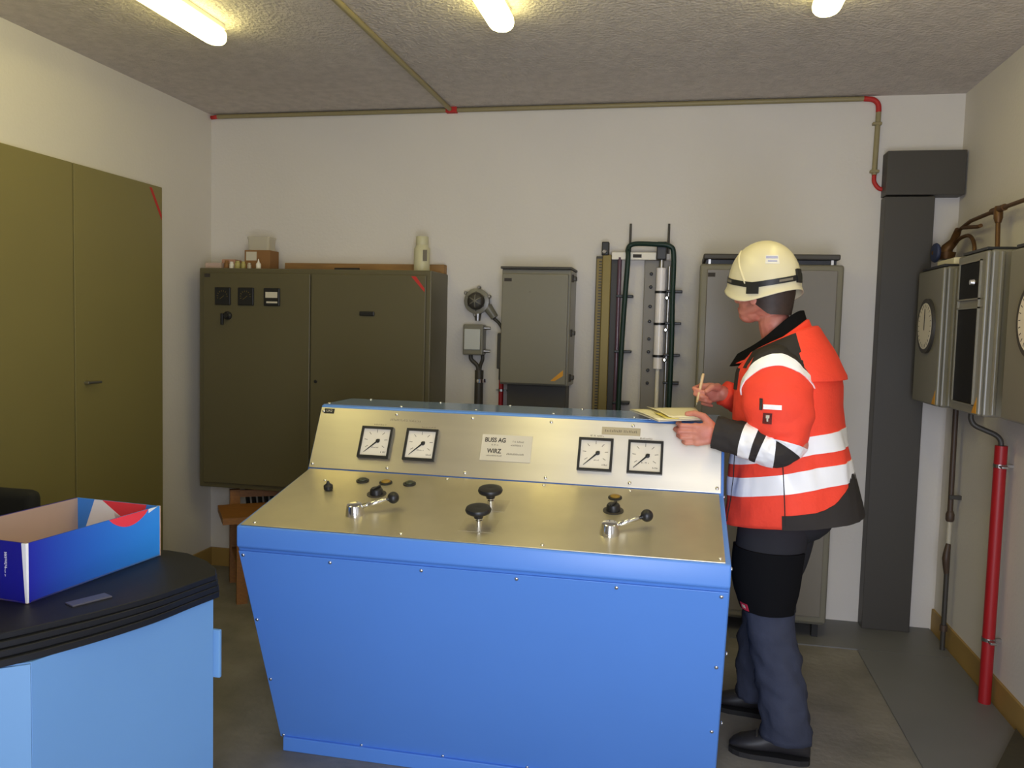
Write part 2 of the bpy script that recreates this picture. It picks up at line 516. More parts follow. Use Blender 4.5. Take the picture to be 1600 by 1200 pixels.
smalljar(-2.425, 4.335, 0.012, 0.036, 'frost', 'cloudy little jar in front of the small cardboard box')
t = thing('dropper_bottle', 'white pointed dropper bottle in front of the cardboard box', 'bottle', (-2.365, 4.33, ctop))
obj('body', lathe(new(), (-2.365, 4.33, ctop), (0, 0, 1), [(0.013, 0), (0.014, 0.004), (0.014, 0.03), (0.006, 0.04)], 16), 'white', t, True, shade_angle=40)
obj('nozzle', lathe(new(), (-2.365, 4.33, ctop + 0.04), (0, 0, 1), [(0.006, 0), (0.002, 0.018)], 12), 'white', t, True, shade_angle=40)

# ------------------------------------------------------------------ signal lamp, junction box and conduits
t = thing('bulkhead_lamp', 'round grey caged bulkhead lamp on the back wall', 'wall lamp', (-1.13, YB, 1.665))
obj('housing', lathe(new(), (-1.133, YB, 1.665), (0, -1, 0), [(0.058, 0), (0.058, 0.03), (0.072, 0.034), (0.072, 0.062), (0.05, 0.068)], 24), 'grey', t, True, shade_angle=35)
obj('glass_cover', lathe(new(), (-1.133, YB - 0.066, 1.665), (0, -1, 0), [(0.05, 0), (0.047, 0.018), (0.03, 0.03), (0.0, 0.034)], 24), 'gasket', t, True)
bm = new()
for k in range(3):
    a = radians(30 + 60 * k)
    tube(bm, [(-1.133 + 0.052 * cos(a) * s, YB - 0.072 - 0.034 * (1 - s * s), 1.665 + 0.052 * sin(a) * s) for s in (-1, -0.5, 0, 0.5, 1)], 0.004, 6)
obj('cage', bm, 'grey', t, True)
for a in (20, 145, 265, 80):
    bm = lathe(new(), (-1.133 + 0.078 * cos(radians(a)), YB - 0.04, 1.665 + 0.078 * sin(radians(a))), (0, -1, 0), [(0.01, 0), (0.01, 0.022), (0.006, 0.026)], 10)
    obj('cover_screw', bm, 'dullsteel', t)
bm = cyl(new(), (-1.128, YB - 0.04, 1.60), (-1.128, YB - 0.04, 1.555), 0.022, 0.016)
obj('cable_gland', bm, 'dullsteel', t, True, shade_angle=35)
bm = new()
cyl(bm, (-1.075, YB - 0.035, 1.635), (-1.03, YB - 0.035, 1.575), 0.028, 0.022)
obj('conduit_branch', bm, 'grey', t, True, shade_angle=35)
t = thing('junction_box', 'small grey junction box with white cover below the round lamp', 'box', (-1.14, YB, 1.36))
obj('housing', box(new(), -1.202, -1.085, YB - 0.085, YB, 1.362, 1.534, 0.008), 'grey', t)
obj('cover', box(new(), -1.192, -1.10, YB - 0.092, YB - 0.085, 1.392, 1.508, 0.003), mat('pale_cover', srgb(196, 198, 196), 0.3), t)
for z in (1.515, 1.385):
    obj('cable_gland', cyl(new(), (-1.085, YB - 0.04, z), (-1.052, YB - 0.04, z), 0.011, 0.008, 10), 'dullsteel', t, True, shade_angle=35)
bm = new()
tube(bm, [(-1.165, YB - 0.04, 1.364), (-1.16, YB - 0.04, 1.335), (-1.125, YB - 0.035, 1.30), (-1.122, YB - 0.03, 1.26)], 0.012, 8, 4)
tube(bm, [(-1.095, YB - 0.04, 1.364), (-1.095, YB - 0.04, 1.335), (-1.108, YB - 0.035, 1.30), (-1.112, YB - 0.03, 1.26)], 0.01, 8, 4)
tag(obj('cable_pair', bm, 'ductgrey', None, True), 'pair of grey cables leaving the bottom of the junction box', 'cable')
t = thing('conduit_pipe', 'dark grey conduit pipe running down below the junction box', 'pipe', (-1.115, YB - 0.03, 0))
obj('pipe', cyl(new(), (-1.115, YB - 0.03, 0.02), (-1.115, YB - 0.03, 1.275), 0.025), 'ductgrey', t, True, shade_angle=40)
bm = new()
box(bm, -1.15, -1.08, YB - 0.008, YB, 1.205, 1.225)
lathe(bm, (-1.115, YB - 0.03, 1.205), (0, 0, 1), [(0.0275, 0), (0.0275, 0.02)], 16)
lathe(bm, (-1.115, YB - 0.056, 1.215), (0, -1, 0), [(0.008, 0), (0.006, 0.006)], 10)
obj('clamp', bm, 'chrome', t, True, shade_angle=35)
t = thing('red_riser', 'thin red pipe rising to the middle grey wall box', 'pipe', (-0.985, YB - 0.03, 0))
obj('pipe', cyl(new(), (-0.985, YB - 0.03, 0.02), (-0.985, YB - 0.03, 1.225), 0.014, None, 12), 'red', t, True, shade_angle=40)
obj('cap', cyl(new(), (-0.985, YB - 0.03, 1.225), (-0.985, YB - 0.03, 1.288), 0.016, None, 12), 'gasket', t, True, shade_angle=40)
bm = lathe(new(), (-0.985, YB - 0.03, 1.16), (0, 0, 1), [(0.0175, 0), (0.0175, 0.012)], 12)
box(bm, -1.015, -0.955, YB - 0.03, YB, 1.162, 1.17)
obj('clamp', bm, 'dullsteel', t)

# ------------------------------------------------------------------ middle grey wall box
t = thing('control_box', 'grey steel wall box with orange corner tape, between cabinet and manometer', 'box', (-0.77, YB, 1.22))
mx0, mx1, my, mz0, mz1 = -0.952, -0.578, 4.335, 1.215, 1.835
obj('housing', box(new(), mx0, mx1, my + 0.02, WB, mz0, mz1, 0.006), 'grey', t)
d = obj('door', box(new(), mx0 + 0.004, mx1 - 0.012, my, my + 0.018, mz0 + 0.008, mz1 - 0.025, 0.006, 3), 'steel', t)
obj('warning_tape', prism(new(), [(-0.648, my, 1.243), (-0.672, my, 1.243), (-0.604, my, 1.303), (-0.604, my, 1.272)], (0, -0.001, 0)), 'orangestrip', d)
obj('label_tag', box(new(), -0.935, -0.895, my - 0.0015, my, 1.768, 1.785), 'ink', d)
obj('badge', prism(new(), [(-0.80, my, 1.71), (-0.788, my, 1.71), (-0.794, my, 1.722)], (0, -0.001, 0)), 'print', d)
obj('rain_lip', box(new(), mx0 - 0.004, mx1 + 0.004, my - 0.006, WB, mz1, mz1 + 0.012, 0.002), 'gasket', t)
for z in (1.79, 1.50, 1.26):
    bm = cyl(new(), (mx1 - 0.002, my + 0.05, z - 0.02), (mx1 - 0.002, my + 0.05, z + 0.02), 0.013, None, 12)
    box(bm, mx1 - 0.01, mx1 + 0.022, my + 0.045, my + 0.1, z - 0.012, z + 0.012, 0.003)
    obj('hinge', bm, 'gasket', t, True, shade_angle=35)
obj('side_knob', lathe(new(), (mx0, 4.46, 1.75), (-1, 0, 0), [(0.012, 0), (0.012, 0.015), (0.007, 0.02)], 12), 'gasket', t)
obj('side_box', box(new(), mx0 - 0.045, mx0, 4.47, 4.55, 1.29, 1.49, 0.006), 'ductgrey', t)
bm = tube(new(), [(-1.035, YB - 0.04, 1.57), (-1.005, YB - 0.04, 1.545), (-0.985, YB - 0.045, 1.515), (-0.978, YB - 0.06, 1.49)], 0.009, 8, 4)
tag(obj('lead_cable', bm, 'ductgrey', None, True), 'short grey lead from the round lamp to the middle grey box', 'cable')
obj('lower_chamber', box(new(), -0.925, -0.60, 4.43, WB, 0.35, mz0, 0.004), 'ductgrey', t)

# ------------------------------------------------------------------ manometers
ty = YB
t = thing('brass_manometer', 'brass scale manometer with glass tube, left of the pair on wall', 'gauge', (-0.42, YB, 0.75))
obj('backing', box(new(), -0.468, -0.335, ty - 0.04, ty - 0.0015, 0.75, 1.923, 0.003), 'gasket', t)
obj('scale_bar', box(new(), -0.432, -0.383, ty - 0.072, ty - 0.04, 0.76, 1.93, 0.005), 'brass', t)
bm = new()
for k in range(70):
    z = 0.80 + k * 0.0158
    box(bm, -0.452, -0.436, ty - 0.0425, ty - 0.04, z, z + 0.006)
o = obj('scale_teeth', bm, 'black', t)
o['kind'] = 'stuff'
obj('scale_strip', box(new(), -0.464, -0.434, ty - 0.041, ty - 0.04, 0.76, 1.91), mat('dull_brass', srgb(130, 112, 62), 0.5, 0.3), t)
obj('bracket', box(new(), -0.437, -0.398, ty - 0.08, ty - 0.03, 1.925, 1.998, 0.005), 'black', t)
obj('thumbscrew', lathe(new(), (-0.42, ty - 0.08, 1.942), (0, -1, 0), [(0.012, 0), (0.012, 0.01), (0.008, 0.014)], 14), 'chrome', t)
obj('glass_tube', cyl(new(), (-0.338, ty - 0.065, 0.80), (-0.338, ty - 0.065, 1.915), 0.012), mat('smoky_purple_glass', srgb(96, 72, 84), 0.15), t, True, shade_angle=40)
for z in (1.70, 1.40, 1.12):
    obj('tube_clip', box(new(), -0.352, -0.26, ty - 0.082, ty - 0.0015, z, z + 0.014, 0.003), 'black', t)
obj('cross_bar', box(new(), -0.382, -0.144, ty - 0.075, ty - 0.04, 1.903, 1.943, 0.003), 'white', t)
obj('cross_bar_tag', box(new(), -0.268, -0.222, ty - 0.0765, ty - 0.075, 1.914, 1.932), 'ink', t)
t2 = thing('glass_manometer', 'silver-white tube manometer with black rings, right of the pair', 'gauge', (-0.12, YB, 0.75))
obj('backing', box(new(), -0.205, -0.06, ty - 0.038, ty - 0.0015, 0.75, 1.903, 0.003), mat('grey_backing', srgb(128, 122, 112), 0.45), t2)
obj('bracket', box(new(), -0.142, -0.09, ty - 0.10, ty - 0.03, 1.903, 1.998, 0.005), 'black', t2)
obj('tube', cyl(new(), (-0.115, ty - 0.065, 1.32), (-0.115, ty - 0.065, 1.86), 0.026), mat('silvered_glass', srgb(246, 240, 240), 0.25), t2, True, shade_angle=40)
obj('tube_stem', cyl(new(), (-0.115, ty - 0.065, 0.9), (-0.115, ty - 0.065, 1.32), 0.011), 'white', t2, True, shade_angle=40)
obj('tube_neck', cyl(new(), (-0.115, ty - 0.065, 1.86), (-0.115, ty - 0.065, 1.905), 0.013), 'dullsteel', t2, True, shade_angle=40)
for z in (1.725, 1.555, 1.382):
    bm = cyl(new(), (-0.115, ty - 0.065, z), (-0.115, ty - 0.065, z + 0.013), 0.030)
    obj('ring', bm, 'black', t2, True, shade_angle=40)
for z in (1.83, 1.76, 1.655, 1.575, 1.48, 1.41, 1.31, 1.24):
    obj('scale_screw', lathe(new(), (-0.168, ty - 0.038, z), (0, -1, 0), [(0.009, 0), (0.009, 0.012), (0.005, 0.014)], 10), 'black', t2)
obj('side_tube', cyl(new(), (-0.072, ty - 0.06, 0.95), (-0.072, ty - 0.06, 1.87), 0.009), 'dullsteel', t2, True, shade_angle=40)
for z in (1.73, 1.56, 1.39, 1.24):
    bm = box(new(), -0.085, 0.0, ty - 0.094, ty - 0.0015, z, z + 0.013, 0.003)
    obj('hose_clip', bm, 'black', t2)
for z in (1.70, 1.53, 1.37):
    obj('wing_nut', lathe(new(), (-0.080, ty - 0.094, z), (0, -1, 0), [(0.011, 0), (0.012, 0.008), (0.006, 0.012)], 10), 'chrome', t2)
for x, lb in ((-0.288, 'left'), (-0.083, 'right')):
    bm = cyl(new(), (x, ty - 0.03, 1.94), (x, ty - 0.03, 2.10), 0.007, 0.006, 10)
    tag(obj('iron_rod', bm, 'ductgrey', None, True, shade_angle=40), 'thin iron rod standing above the %s end of the white cross bar' % lb, 'rod')
bm = tube(new(), [(-0.318, ty - 0.10, 0.80), (-0.315, ty - 0.1, 1.2), (-0.305, ty - 0.1, 1.6), (-0.292, ty - 0.1, 1.9), (-0.295, ty - 0.085, 1.955), (-0.268, ty - 0.08, 1.985),
                  (-0.16, ty - 0.115, 1.982), (-0.075, ty - 0.12, 1.972), (-0.052, ty - 0.11, 1.92), (-0.05, ty - 0.11, 1.7), (-0.045, ty - 0.11, 1.4), (-0.05, ty - 0.11, 0.8)], 0.0135, 10, 6)
tag(obj('green_hose', bm, 'green', None, True), 'dark green hose looping over the two manometers', 'hose')

# ------------------------------------------------------------------ right cabinet behind the worker
t = thing('instrument_cabinet', 'tall grey rounded-edge steel cabinet behind the worker', 'cabinet', (0.42, YB, 0))
rx0, rx1, ry = 0.082, 0.764, 4.25
obj('carcass', box(new(), rx0 + 0.005, rx1 - 0.005, ry + 0.03, WB, 0.07, 1.865, 0.01), 'grey', t)
d = obj('door', box(new(), rx0, rx1, ry, ry + 0.03, 0.085, 1.865, 0.014, 4), 'grey', t, True, shade_angle=60)
obj('door_panel', box(new(), rx0 + 0.035, rx1 - 0.03, ry - 0.006, ry + 0.002, 0.12, 1.838, 0.004, 2), mat('grey_panel', srgb(120, 114, 104), 0.35, var=0.04), t)
obj('label_tag', box(new(), rx0 + 0.04, rx0 + 0.075, ry - 0.008, ry - 0.006, 1.80, 1.82), 'ink', d)
obj('top_gap', box(new(), rx0 + 0.03, rx1 - 0.03, ry + 0.05, WB, 1.865, 1.888), 'black', t)
obj('top_plate', box(new(), rx0 + 0.015, rx1 - 0.02, ry + 0.0, WB, 1.888, 1.915, 0.006), 'gasket', t)
for xx in (rx0 + 0.04, rx1 - 0.06):
    obj('spacer', box(new(), xx, xx + 0.012, ry + 0.02, ry + 0.05, 1.865, 1.888), 'dullsteel', t)
bm = tube(new(), [(0.39, 4.42, 1.915), (0.392, 4.42, 1.945), (0.41, 4.42, 1.968), (0.435, 4.42, 1.968), (0.452, 4.42, 1.945), (0.455, 4.42, 1.915)], 0.012, 8, 4)
obj('lifting_eye', bm, 'gasket', t, True)
for x in (rx0 + 0.03, rx1 - 0.06):
    for y in (ry + 0.04, YB - 0.06):
        obj('foot', box(new(), x, x + 0.03, y, y + 0.03, 0.006, 0.075), 'black', t)

# ------------------------------------------------------------------ grey cable duct in the corner
t = thing('cable_duct', 'tall grey sheet-metal duct with wider head box in the corner', 'duct', (1.1, YB, 0))
obj('vertical_duct', box(new(), 0.982, 1.214, 4.485, WB, 0.006, 2.228, 0.003), 'ductgrey', t)
obj('head_box', box(new(), 0.98, 1.345, 4.475, WB, 2.234, 2.452, 0.003), 'ductgrey', t)

# ------------------------------------------------------------------ conduits at the ceiling
t = thing('ceiling_conduit', 'beige conduit along the top of the back wall, bent down at right', 'conduit', (-0.9, YB, H))
cyy = YB - 0.014
obj('wall_run', tube(new(), [(XL + 0.05, cyy, H - 0.016), (0.87, cyy, H - 0.016)], 0.013), 'beige', t, True, shade_angle=40)
obj('wall_elbow', tube(new(), [(0.87, cyy, H - 0.016), (0.915, cyy, H - 0.022), (0.94, cyy, H - 0.045), (0.945, cyy, H - 0.085)], 0.0135, 10, 5), 'redstrip', t, True, label='red elbow')
obj('drop_run', tube(new(), [(0.945, cyy, H - 0.085), (0.940, cyy, 2.35)], 0.013), 'beige', t, True, shade_angle=40)
obj('drop_elbow', tube(new(), [(0.940, cyy, 2.35), (0.942, cyy, 2.315), (0.962, cyy, 2.285), (0.984, cyy, 2.276)], 0.011, 10, 5), 'redstrip', t, True, label='red elbow')
for z in (2.60, 2.36):
    obj('clip', box(new(), 0.918, 0.962, YB - 0.03, YB, z, z + 0.014, 0.003), 'beige', t)
t = thing('cross_conduit', 'beige conduit crossing the ceiling towards the back wall', 'conduit', (-1.32, 3, H))
obj('ceiling_run', tube(new(), [(-1.325, 1.0, H - 0.014), (-1.32, YB - 0.03, H - 0.014)], 0.013), 'beige', t, True, shade_angle=40)
obj('tee_piece', box(new(), -1.345, -1.28, YB - 0.034, YB, H - 0.032, H, 0.004), 'redstrip', t, label='red tee joint')
obj('end_cap', tube(new(), [(XL + 0.008, cyy, H - 0.02), (XL + 0.05, cyy, H - 0.016)], 0.012), 'redstrip', t, True)

# ------------------------------------------------------------------ instrument boxes on the right wall
bx = 1.134
def wallbox(y0, y1, z0, z1, label, kind):
    t = thing('instrument_box', label, 'box', (XR, (y0 + y1) / 2, z0), 'instrument boxes on the right wall')
    obj('housing', box(new(), bx + 0.02, XR, y0 + 0.004, y1 - 0.004, z0, z1, 0.01, 3), 'grey', t)
    d = obj('door', box(new(), bx, bx + 0.02, y0, y1, z0 + 0.004, z1 - 0.004, 0.009, 3), 'grey', t)
    obj('top_gasket', box(new(), bx + 0.01, XR, y0 + 0.03, y1 - 0.02, z1, z1 + 0.012, 0.002), 'black', t)
    for xx in (bx + 0.055, bx + 0.10):
        obj('side_rib', cyl(new(), (xx, y0 + 0.004, z0 + 0.01), (xx, y0 + 0.004, z1 - 0.01), 0.012), 'steel', t, True, shade_angle=50)
    ym, zm = (y0 + y1) / 2, (z0 + z1) / 2
    if kind == 'dial':
        zc = zm + 0.05
        obj('bezel', lathe(new(), (bx, ym, zc), (-1, 0, 0), [(0.128, 0), (0.128, 0.012), (0.108, 0.012)], 40), 'gasket', d, True, shade_angle=35)
        obj('dial_face', lathe(new(), (bx - 0.0125, ym, zc), (-1, 0, 0), [(0.108, 0), (0.108, 0.001)], 40), 'dial', d)
        bm = new()
        box(bm, bx - 0.016, bx - 0.0145, ym - 0.003, ym + 0.003, zc - 0.02, zc + 0.08)
        for k in range(24):
            a = 2 * pi * k / 24
            box(bm, -0.007, 0.007, -0.0012, 0.0012, 0, 0.0008, mtx=basis((bx - 0.0136, ym + 0.094 * cos(a), zc + 0.094 * sin(a)), (0, cos(a), sin(a)), (0, -sin(a), cos(a)), (-1, 0, 0)))
        obj('pointer', bm, 'ink', d)
    else:
        obj('upper_window', box(new(), bx - 0.004, bx, y0 + 0.045, y1 - 0.045, z1 - 0.19, z1 - 0.04, 0.003), 'glassdark', d)
        obj('lower_window', box(new(), bx - 0.004, bx, y0 + 0.045, y1 - 0.045, z0 + 0.045, z1 - 0.225, 0.003), 'glassdark', d)
        bm = new()
        for yy in (y0 + 0.042, y1 - 0.046):
            box(bm, bx - 0.008, bx, yy, yy + 0.006, z0 + 0.04, z1 - 0.035)
        for zz in (z0 + 0.038, z1 - 0.225, z1 - 0.19, z1 - 0.04):
            box(bm, bx - 0.008, bx, y0 + 0.042, y1 - 0.04, zz, zz + 0.006)
        obj('window_frame', bm, 'steel', d)
        obj('window_knob', lathe(new(), (bx - 0.004, ym - 0.05, z1 - 0.12), (-1, 0, 0), [(0.014, 0), (0.01, 0.014)], 12), 'chrome', d)
    obj('warning_tape', prism(new(), [(bx, y0 + 0.01, z0 + 0.012), (bx, y0 + 0.06, z0 + 0.012), (bx, y0 + 0.012, z0 + 0.075)], (-0.001, 0, 0)), 'orangestrip', d)
    return t
wallbox(4.0, 4.385, 1.212, 1.845, 'grey instrument box with round white dial, farthest on right wall', 'dial')
wallbox(3.47, 3.80, 1.222, 1.868, 'grey instrument box with two dark glass windows, middle of right wall', 'window')
wallbox(2.74, 3.235, 1.235, 1.845, 'grey instrument box with large dial cut by the right picture edge', 'dial')
obj_card = box(new(), 1.19, 1.272, 4.05, 4.30, 1.8575, 1.888, 0.004)
tag(obj(  'paper_packet', obj_card, 'paper'), 'pale paper packet lying on the farthest instrument box', 'packet')

# copper pipework above the boxes
t = thing('copper_pipework', 'brown copper pipes with valve above the right wall boxes', 'pipe', (1.294, 3.9, 2.0))
px = 1.294
obj('main_pipe', tube(new(), [(px, 4.36, 2.045), (px, 4.2, 2.068), (px, 3.86, 2.072), (px, 2.2, 2.06)], 0.009), 'copper', t, True, shade_angle=50)
obj('drop_pipe', tube(new(), [(px, 3.86, 2.07), (px, 3.84, 1.88)], 0.010), 'copper', t, True, shade_angle=50)
obj('tee_fitting', lathe(new(), (px, 3.86, 2.085), (0, -0.1, -1), [(0.014, 0), (0.018, 0.01), (0.018, 0.05), (0.012, 0.07)], 14), 'copper', t, True, shade_angle=40)
obj('tee_collar', cyl(new(), (px, 3.93, 2.073), (px, 3.79, 2.072), 0.014), 'copper', t, True, shade_angle=40)
obj('valve_body', tube(new(), [(px, 4.37, 2.05), (px, 4.42, 2.0), (px - 0.02, 4.45, 1.97), (px - 0.03, 4.452, 1.935)], [0.015, 0.021, 0.028, 0.036]), 'copper', t, True, shade_angle=50)
obj('valve_foot', cyl(new(), (px - 0.03, 4.43, 1.945), (px - 0.03, 4.43, 1.912), 0.044, 0.038), 'copper', t, True, shade_angle=50)
obj('valve_stem', cyl(new(), (px - 0.04, 4.42, 1.94), (px - 0.10, 4.40, 1.94), 0.010), 'copper', t, True, shade_angle=50)
obj('valve_wheel', lathe(new(), (px - 0.075, 4.40, 1.94), (-1, -0.1, 0), [(0.008, 0), (0.044, 0.004), (0.048, 0.012), (0.044, 0.02), (0.01, 0.024)], 20), 'bluewheel', t, True, shade_angle=40, label='dark blue valve wheel')
obj('curved_pipe', tube(new(), [(px, 4.40, 1.99), (px, 4.32, 2.005), (px, 4.2, 2.0), (px, 4.13, 1.95), (px, 4.12, 1.86)], 0.009, 10, 5), 'copper', t, True, shade_angle=50)
obj('stub_pipe', tube(new(), [(px, 4.3, 2.05), (px, 4.10, 2.03), (px, 4.06, 2.03)], 0.009), 'copper', t, True, shade_angle=50)
# brown pipe to the floor
t = thing('brown_pipe', 'thin brown pipe from far instrument box to the floor', 'pipe', (1.31, 4.3, 0))
obj('pipe', tube(new(), [(1.312, 4.30, 1.212), (1.312, 4.29, 0.66)], 0.013), 'brownpipe', t, True, shade_angle=40)
obj('lower_pipe', tube(new(), [(1.312, 4.285, 0.52), (1.312, 4.28, 0.006)], 0.012), 'gasket', t, True, shade_angle=40)
obj('coupling', lathe(new(), (1.312, 4.287, 0.64), (0, 0, 1), [(0.016, 0), (0.02, 0.01), (0.02, 0.035), (0.014, 0.05)], 12), 'brownpipe', t, True, shade_angle=40)
obj('sight_glass', cyl(new(), (1.312, 4.287, 0.50), (1.312, 4.287, 0.65), 0.011), 'frost', t, True, shade_angle=40)
obj('stop_cock', tube(new(), [(1.312, 4.285, 0.53), (1.302, 4.275, 0.46), (1.312, 4.285, 0.38)], [0.012, 0.018, 0.012], 10, 3), 'brownpipe', t, True, shade_angle=50)
obj('wall_clip', box(new(), 1.30, XR, 4.27, 4.285, 0.75, 0.77, 0.002), 'gasket', t)
obj('lower_clip', lathe(new(), (1.312, 4.28, 0.10), (0, 0, 1), [(0.018, 0), (0.018, 0.03)], 12), 'brownpipe', t)
# red pipe
t = thing('red_pipe', 'bright red vertical pipe clamped to the right wall', 'pipe', (1.305, 3.69, 0))
rp = 1.306
obj('pipe', cyl(new(), (rp, 3.69, 0.006), (rp, 3.69, 1.09), 0.024, None, 20), 'red', t, True, shade_angle=40)
for z in (0.27, 1.0):
    bm = lathe(new(), (rp, 3.69, z), (0, 0, 1), [(0.0265, 0), (0.0265, 0.014)], 18)
    box(bm, rp, XR, 3.683, 3.697, z + 0.001, z + 0.013)
    box(bm, rp - 0.012, rp + 0.012, 3.63, 3.67, z + 0.002, z + 0.012, 0.002)
    obj('clamp', bm, 'dullsteel', t)
bm = tube(new(), [(1.20, 3.735, 1.222), (1.20, 3.735, 1.19), (1.215, 3.73, 1.165), (1.25, 3.715, 1.148), (1.285, 3.70, 1.132), (1.302, 3.692, 1.112), (1.306, 3.69, 1.085)], 0.011, 8, 4)
tag(obj('grey_flex', bm, 'ductgrey', None, True), 'grey flexible cable from middle instrument box into the red pipe', 'cable')
# mat corner at lower right
bm = prism(new(), [(1.32, 3.40, 0.006), (1.20, 3.18, 0.006), (1.02, 2.85, 0.006), (1.25, 2.72, 0.006), (1.32, 2.9, 0.006)], (0, 0, 0.03))
tag(obj('floor_mat', bm, 'mat_rubber'), 'dark mat lying crooked at the lower right corner', 'mat')

# ------------------------------------------------------------------ small wooden chair under the large cabinet
ang = math.atan2(0.37, -0.265)
e_f = V((-0.58, 0.815, 0))        # from front to back
e_r = V((0.815, 0.58, 0))
FL = V((-2.265, 3.985, 0))
t = thing('wooden_stool', 'orange varnished wooden stool with low back under wide cabinet', 'stool', (-2.25, 4.25, 0))
def bar(bm, a, b, wx, wy):
    """square bar from a to b"""
    a, b = V(a), V(b)
    ax = (b - a).normalized()
    e1 = e_f if abs(ax.dot(e_f)) < 0.9 else V((0, 0, 1))
    e1 = (e1 - ax * e1.dot(ax)).normalized()
    e2 = ax.cross(e1)
    q = lambda c: [c + e1 * wx * i + e2 * wy * j for i, j in ((-1, -1), (1, -1), (1, 1), (-1, 1))]
    return loft(bm, [q(a), q(b)])
for dr_, dd, h in ((0, 0, 0.44), (0.36, 0, 0.44), (0, 0.40, 0.545), (0.36, 0.36, 0.545)):
    p = FL + e_r * dr_ + e_f * dd
    obj('leg', bar(new(), p, p + V((0, 0, h)), 0.02, 0.028), 'wood', t)
q = lambda a, b, z: FL + e_r * a + e_f * b + V((0, 0, z))
obj('seat', prism(new(), [q(-0.10, -0.03, 0.44), q(0.40, -0.03, 0.44), q(0.40, 0.32, 0.44), q(-0.10, 0.32, 0.44)], (0, 0, 0.035)), 'wood', t)
obj('back_rail', bar(new(), q(0.02, 0.398, 0.52), q(0.34, 0.36, 0.52), 0.012, 0.02), 'wood', t)
obj('stretcher', bar(new(), q(0, 0.0, 0.2), q(0, 0.4, 0.2), 0.012, 0.018), 'wood', t)

# ------------------------------------------------------------------ office chair behind the left desk
t = thing('office_chair', 'black upholstered chair back behind the cardboard tray at left', 'chair', (-2.48, 2.75, 0))
bm = box(new(), -2.74, -2.335, 2.60, 2.67, 0.50, 0.868, 0.034, 5)
obj('backrest', bm, 'chairblack', t, True)
obj('seat', box(new(), -2.70, -2.30, 2.72, 3.14, 0.42, 0.49, 0.03, 4), 'chairblack', t, True)
obj('back_bar', tube(new(), [(-2.5, 2.66, 0.62), (-2.5, 2.70, 0.45), (-2.5, 2.8, 0.41), (-2.5, 2.93, 0.41)], 0.014, 8, 4), 'black', t, True)
obj('column', cyl(new(), (-2.5, 2.93, 0.08), (-2.5, 2.93, 0.42), 0.025), 'black', t, True, shade_angle=40)
for k in range(5):
    a = radians(90 + 72 * k)
    c = V((-2.5, 2.93, 0.085))
    e = c + V((0.27 * cos(a), 0.27 * sin(a), -0.02))
    obj('base_spoke', tube(new(), [c, e], [0.022, 0.014], 8), 'black', t)
    obj('caster', lathe(new(), e + V((-0.012, 0, -0.0385)), (1, 0, 0), [(0.0265, 0), (0.0265, 0.024)], 12), 'black', t)

# ------------------------------------------------------------------ blue control console
cX, cY, cW = -1.348, 2.336, 1.512
cR = cX + cW
t = thing('control_console', 'blue steel control console with brushed metal desk and gauges', 'console', (cX + cW / 2, cY + 0.45, 0))
con = t
prof = [(0.0, 0.876), (0.0, 0.810), (0.010, 0.804), (0.306, 0.047), (0.91, 0.047), (0.91, 1.205), (0.625, 1.205), (0.503, 0.972)]
bm = loft(new(), [[(cX, cY + v, z) for v, z in prof], [(cR, cY + v, z) for v, z in prof]])
bmesh.ops.recalc_face_normals(bm, faces=bm.faces[:])
ed = [e for e in bm.edges if len(e.link_faces) == 2 and e.calc_face_angle(0) > radians(25)]
bmesh.ops.bevel(bm, geom=ed, offset=0.006, segments=3, affect='EDGES', profile=0.5)
obj('body', bm, 'blue', t, True, shade_angle=40)
obj('plinth', box(new(), cX + 0.02, cR - 0.02, cY + 0.285, cY + 0.89, 0, 0.05, 0.003), 'blue', t)
# lip band below the desk edge
def seg_frame(v1, z1, v2, z2):
    L = sqrt((v2 - v1) ** 2 + (z2 - z1) ** 2)
    e = V((0, (v2 - v1) / L, (z2 - z1) / L))
    return basis((cX, cY + v1, z1), (1, 0, 0), e, V((1, 0, 0)).cross(e)), L
FR, FL_ = seg_frame(0.302, 0.049, 0.007, 0.807)      # front panel: u, s upward, n outward
DK, DL = seg_frame(0.0, 0.876, 0.503, 0.976)
PN, PL = seg_frame(0.503, 0.976, 0.62, 1.204)
obj('front_panel', box(new(), 0.004, cW - 0.004, -0.004, FL_ - 0.012, 0.001, 0.005, 0.0015, mtx=FR), 'blue', t)
obj('desk_plate', box(new(), 0.012, cW - 0.016, 0.006, DL - 0.004, 0.0, 0.003, 0.001, mtx=DK), 'desktop', t)
obj('instrument_panel', box(new(), 0.006, cW - 0.010, 0.004, PL - 0.010, 0.0, 0.004, 0.0015, mtx=PN), 'brushed', t)
obj('top_cover', box(new(), cX + 0.004, cR - 0.004, cY + 0.632, cY + 0.906, 1.2045, 1.2075, 0.001), 'bluetop', t)
# screws
bm = lathe(new(), (0, 0, 0), (0, 0, 1), [(0.0065, 0), (0.0062, 0.0022), (0.0038, 0.0042), (0.0008, 0.0047)], 10)
finish(bm)
sme = bpy.data.meshes.new('screw')
bm.to_mesh(sme)
bm.free()
sme.materials.append(M['chrome'])
sme.shade_smooth()
def screws(Fm, pts, off):
    for u, s in pts:
        inst(sme, 'screw', Fm @ Matrix.Translation((u, s, off)), con)
us = [0.018, 0.312, 0.607, 0.901, 1.195, 1.489]
screws(FR, [(u, 0.787) for u in us] + [(u, 0.006) for u in us] + [(x, s) for x in (0.016, 1.489) for s in (0.527, 0.268)], 0.005)
screws(PN, [(u, 0.231) for u in us] + [(u, 0.020) for u in us], 0.004)
screws(DK, [(0.05, 0.026), (0.535, 0.027), (0.973, 0.026), (1.482, 0.028), (0.55, 0.488), (0.90, 0.488), (1.2, 0.488), (0.12, 0.405)], 0.003)
